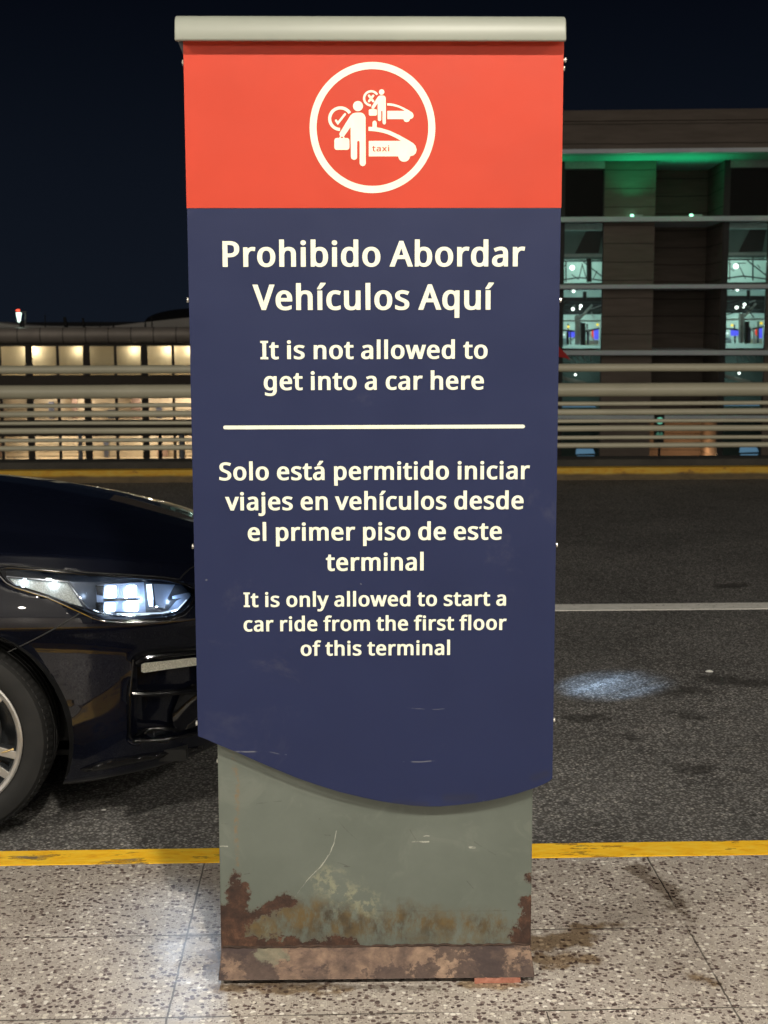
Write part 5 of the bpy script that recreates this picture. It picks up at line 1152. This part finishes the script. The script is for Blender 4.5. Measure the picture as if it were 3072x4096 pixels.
for (x0, y0, x1, y1) in ((782, 910, 858, 996), (936, 906, 1006, 990), (772, 1034, 850, 1100), (930, 1020, 1018, 1098)):
    r_ = 14
    poly = []
    for cx, cy, a0 in ((x1 - r_, y1 - r_, 0), (x0 + r_, y1 - r_, 90), (x0 + r_, y0 + r_, 180), (x1 - r_, y0 + r_, 270)):
        poly += [c6(cx + r_ * math.cos(R(a)), cy + r_ * math.sin(R(a))) for a in range(a0, a0 + 91, 30)]
    sheet(poly, 0.030, 0.008, 'led_lens', LED, hl, step=10)
sheet([c6(*q) for q in [(1078, 900), (1118, 896), (1130, 1000), (1128, 1062), (1100, 1062), (1088, 1000)]], 0.028, 0.008, 'running_light', DRL, hl, step=10)
sheet([c6(762, 1003), c6(1035, 999), c6(1035, 1013), c6(762, 1027)], 0.024, 0.004, 'led_divider', MATT, hl, step=10)
for a in ((705, 905), (705, 1030)):
    sheet([c6(a[0], a[1]), c6(a[0] + 62, a[1]), c6(a[0] + 58, a[1] + 78), c6(a[0] + 8, a[1] + 70)], 0.036, 0.005, 'led_shroud', DCHROME, hl, step=10)
# clear cover, frame, bright line under the lamp
t = NT('clear_cover')
tr = t.n.new('ShaderNodeBsdfTransparent'); gl = t.n.new('ShaderNodeBsdfGlossy'); mx = t.n.new('ShaderNodeMixShader'); fr = t.n.new('ShaderNodeFresnel')
fr.inputs[0].default_value = 1.45; gl.inputs['Roughness'].default_value = 0.02; tr.inputs[0].default_value = (0.95, 0.97, 1.0, 1)
t.l.new(fr.outputs[0], mx.inputs[0]); t.l.new(tr.outputs[0], mx.inputs[1]); t.l.new(gl.outputs[0], mx.inputs[2]); t.l.new(mx.outputs[0], t.out.inputs[0])
sheet(shrink(HL, 0.998), -0.001, 0.002, 'cover', t.mat, hl, step=14)
ribbon(HL, 0.0045, 'frame', GLOSS, hl, depth=0.001, closed=True)
ribbon([c6(*q) for q in [(0, 838), (50, 890), (110, 920), (350, 995), (600, 1105), (690, 1150), (790, 1176), (900, 1180), (1100, 1175), (1260, 1160), (1360, 1122), (1420, 1055)]], 0.0032, 'chrome_band', CHROME, hl, depth=-0.002)
# the lamp on the far side of the nose: mirrored copies
hl2 = empty('headlight', (0.65, 0.72, 0.79)); hl2.parent = car; hl2.scale = (1, -1, 1)
for ch in list(hl.children):
    c_ = ch.copy(); COL.objects.link(c_); c_.parent = hl2
# light the lamps give off, with spots added for the pools on the ground
def spot(loc, target, power, ang, blend, col, rough=None, size=0.03):
    ld = bpy.data.lights.new('headlight_pool', 'SPOT'); ld.energy = power; ld.color = col; ld.spot_size = R(ang); ld.spot_blend = blend; ld.shadow_soft_size = size
    if rough:
        ld.use_nodes = True; nt = ld.node_tree; em = nt.nodes['Emission']
        tcn = nt.nodes.new('ShaderNodeTexCoord'); no = nt.nodes.new('ShaderNodeTexNoise'); mp = nt.nodes.new('ShaderNodeMapRange')
        no.inputs['Scale'].default_value = rough; no.inputs['Detail'].default_value = 3; no.inputs['Distortion'].default_value = 1.2
        nt.links.new(tcn.outputs['Normal'], no.inputs['Vector']); nt.links.new(no.outputs['Fac'], mp.inputs[0])
        mp.inputs[1].default_value = 0.34; mp.inputs[2].default_value = 0.70; mp.inputs[3].default_value = 0.35; mp.inputs[4].default_value = 2.2
        nt.links.new(mp.outputs[0], em.inputs['Strength'])
    o = bpy.data.objects.new('headlight_pool', ld); COL.objects.link(o); o.parent = car; o.location = Vector(loc) - ROOT
    o.rotation_euler = (Vector(target) - Vector(loc)).to_track_quat('-Z', 'Y').to_euler(); return o
tgt = at_z(2440, 2745, 0)
gl_ = spot((-0.17, 4.95, 0.74), tgt, 900, 14, 1.0, (0.48, 0.70, 1.0), 11); gl_.scale = (1, 0.42, 1)  # squashed, mottled spot ahead of the nose, added to shape the bluish patch
for q in ((890, 1015), (1075, 985), (1300, 1000), (640, 960), (400, 900), (180, 868)):
    ld = bpy.data.lights.new('lamp_glow', 'POINT'); ld.energy = 0.14 if q[0] > 1000 else 0.05; ld.color = (0.68, 0.84, 1.0); ld.shadow_soft_size = 0.008
    lo = bpy.data.objects.new('lamp_glow', ld); COL.objects.link(lo); lo.parent = hl; lo.location = surf(*c6(*q), 0.012) - HLO
tgt2 = at_z(500, 3960, 0.15)
spot((-0.50, 4.50, 0.80), at_z(470, 3850, 0.15), 11, 34, 1.0, (0.72, 0.84, 1.0))
# repeater lamp and gloss blades in the fog-light pocket
sheet([c7(*q) for q in [(1042, 108), (1065, 96), (1250, 76), (1430, 56), (1470, 62), (1480, 100), (1460, 112), (1250, 140), (1060, 168), (1042, 160)]], 0.020, 0.02, 'repeater_lamp', TURN, car, step=10)
ribbon([c7(*q) for q in [(1000, 100), (1050, 62), (1200, 40), (1480, 12)]], 0.008, 'pocket_rim', GLOSS, car, depth=0.004)
ribbon([c7(*q) for q in [(970, 325), (1100, 326), (1220, 320), (1500, 300)]], 0.010, 'pocket_blade', GLOSS, car, depth=0.030)
ribbon([c7(*q) for q in [(1005, 632), (1060, 596), (1120, 580), (1230, 580), (1330, 596)]], 0.007, 'pocket_blade', GLOSS, car, depth=0.028)
ribbon([c7(*q) for q in [(985, 672), (1150, 668), (1330, 642), (1460, 612)]], 0.006, 'pocket_rim', GLOSS, car, depth=0.0)
ribbon([c7(*q) for q in [(985, 70), (958, 330), (955, 640), (985, 672)]], 0.004, 'pocket_rim', GLOSS, car, depth=0.002)
sheet([c7(*q) for q in [(1270, 470), (1330, 320), (1420, 250), (1540, 230), (1540, 520), (1460, 570), (1340, 590), (1280, 560)]], 0.030, 0.01, 'pocket_duct', GLOSS, car, step=14, depth_fn=lambda x, y: 0.022 + 0.03 * abs(math.sin((x + y) * 0.012)))
# chin blade
sheet([c7(*q) for q in [(590, 882), (700, 838), (830, 802), (1060, 770), (1330, 733), (1500, 700), (1500, 735), (1330, 772), (1080, 815), (850, 868), (700, 893), (610, 896)]], -0.014, 0.02, 'chin_blade', GLOSS, car, step=12, depth_fn=lambda x, y: -0.004 - 0.012 * min(1, edge_dist(CHIN, x, y) / 9) if True else 0) if False else None
CHIN = [c7(*q) for q in [(590, 882), (700, 838), (830, 802), (1060, 770), (1330, 733), (1500, 700), (1500, 735), (1330, 772), (1080, 815), (850, 868), (700, 893), (610, 896)]]
sheet(CHIN, 0, 0.02, 'chin_blade', GLOSS, car, step=10, depth_fn=lambda x, y: -0.004 - 0.012 * min(1, edge_dist(CHIN, x, y) / 9))
# shut lines
for pts in ([(600, 1105), (480, 1180), (330, 1265), (200, 1330), (60, 1398)], [(1325, 862), (1350, 828), (1400, 782), (1480, 740)], [(0, 752), (300, 780), (650, 812), (1000, 832), (1200, 846), (1325, 862)]):
    ribbon([c6(*q) for q in pts], 0.0024, 'shut_line', MATT, car, depth=0.0)
# front grille and plate-less bumper intake on the nose
GR = MB()
for k in range(7):
    z = 0.60 + 0.024 * k
    GR.tube([(-0.262 - 0.0022 * k * k * 0.3 - 0.35 * (yy / 0.62) ** 2 * 0.30, CY + yy, z) for yy in [(-0.42 + 0.84 * i / 16) for i in range(17)]], 0.008, 6)
cbuild(GR, 'grille', GLOSS, car, smooth=True)
# greenhouse
GLA = plain('car_window_glass', (0.006, 0.007, 0.008), 0.04, coat=1.0)
cab = MB(); secs = [(-1.62, 0.735, 1.10, 0.70), (-2.05, 0.715, 1.30, 0.64), (-2.45, 0.70, 1.455, 0.585), (-2.9, 0.695, 1.51, 0.565), (-3.5, 0.69, 1.50, 0.56), (-4.0, 0.685, 1.42, 0.58), (-4.35, 0.68, 1.27, 0.62), (-4.62, 0.66, 1.12, 0.62)]
n = 13; rings = []
for (x, wb_, zt_, wt_) in secs:
    zb_ = 1.04; ring = []
    for i in range(n):
        u = i / (n - 1); a = math.pi * u
        yy = math.cos(a); s_ = math.sin(a)
        e_ = abs(s_) ** 0.45; wv = wb_ + (wt_ - wb_) * e_
        ring.append((x, CY + wv * (abs(yy) ** 0.55) * (1 if yy > 0 else -1), zb_ + (zt_ - zb_) * e_))
    rings.append(ring)
cab.v = [v for r_ in rings for v in r_]
cab.f = [(i * n + k, i * n + k + 1, (i + 1) * n + k + 1, (i + 1) * n + k) for i in range(len(rings) - 1) for k in range(n - 1)] + [tuple(range(n)), tuple(reversed(range((len(rings) - 1) * n, len(rings) * n)))]
cbuild(cab, 'window_glass', GLA, car, smooth=50)
rf = MB(); rx = [(-2.40, 1.452, 0.57), (-2.9, 1.522, 0.545), (-3.5, 1.512, 0.54), (-4.02, 1.425, 0.56)]; vs = []
for (x, z, w) in rx:
    for u in (-1, -.6, 0, .6, 1): vs.append((x, CY + u * w, z - 0.05 * abs(u) ** 3 + 0.006))
vs2 = [(x, y, z - 0.03) for x, y, z in vs]; m5 = len(vs)
fs = [(i * 5 + k, i * 5 + k + 1, (i + 1) * 5 + k + 1, (i + 1) * 5 + k) for i in range(3) for k in range(4)]
rf.add(vs + vs2, fs + [tuple(j + m5 for j in reversed(f)) for f in fs]); cbuild(rf, 'roof', PAINT, car, smooth=60)
for sg in (-1, 1):
    for pts in ([(-1.62, 0.742, 1.08), (-2.05, 0.70, 1.30), (-2.45, 0.60, 1.47)], [(-2.95, 0.70, 1.10), (-2.98, 0.66, 1.30), (-3.0, 0.57, 1.49)], [(-4.60, 0.67, 1.09), (-4.35, 0.66, 1.22), (-4.0, 0.60, 1.42)]):
        pl = MB(); pl.tube([(x, CY + sg * w, z) for x, w, z in pts], 0.022, 8); cbuild(pl, 'pillar', PAINT, car, smooth=True)
    mi = MB(); mi.lathe_y([(0.001, CY + sg * 1.02), (0.07, CY + sg * 1.01), (0.085, CY + sg * 0.95), (0.06, CY + sg * 0.86), (0.001, CY + sg * 0.84)], -1.95, 1.12, 16); cbuild(mi, 'wing_mirror', PAINT, car, smooth=True)
    tl_ = MB(); tl_.box(-4.80, -4.72, CY + sg * 0.72 - 0.09, CY + sg * 0.72 + 0.09, 0.84, 0.98); cbuild(tl_, 'tail_lamp', plain('tail_lamp_red', (0.25, 0.01, 0.01), 0.15), car, bevel=0.03)
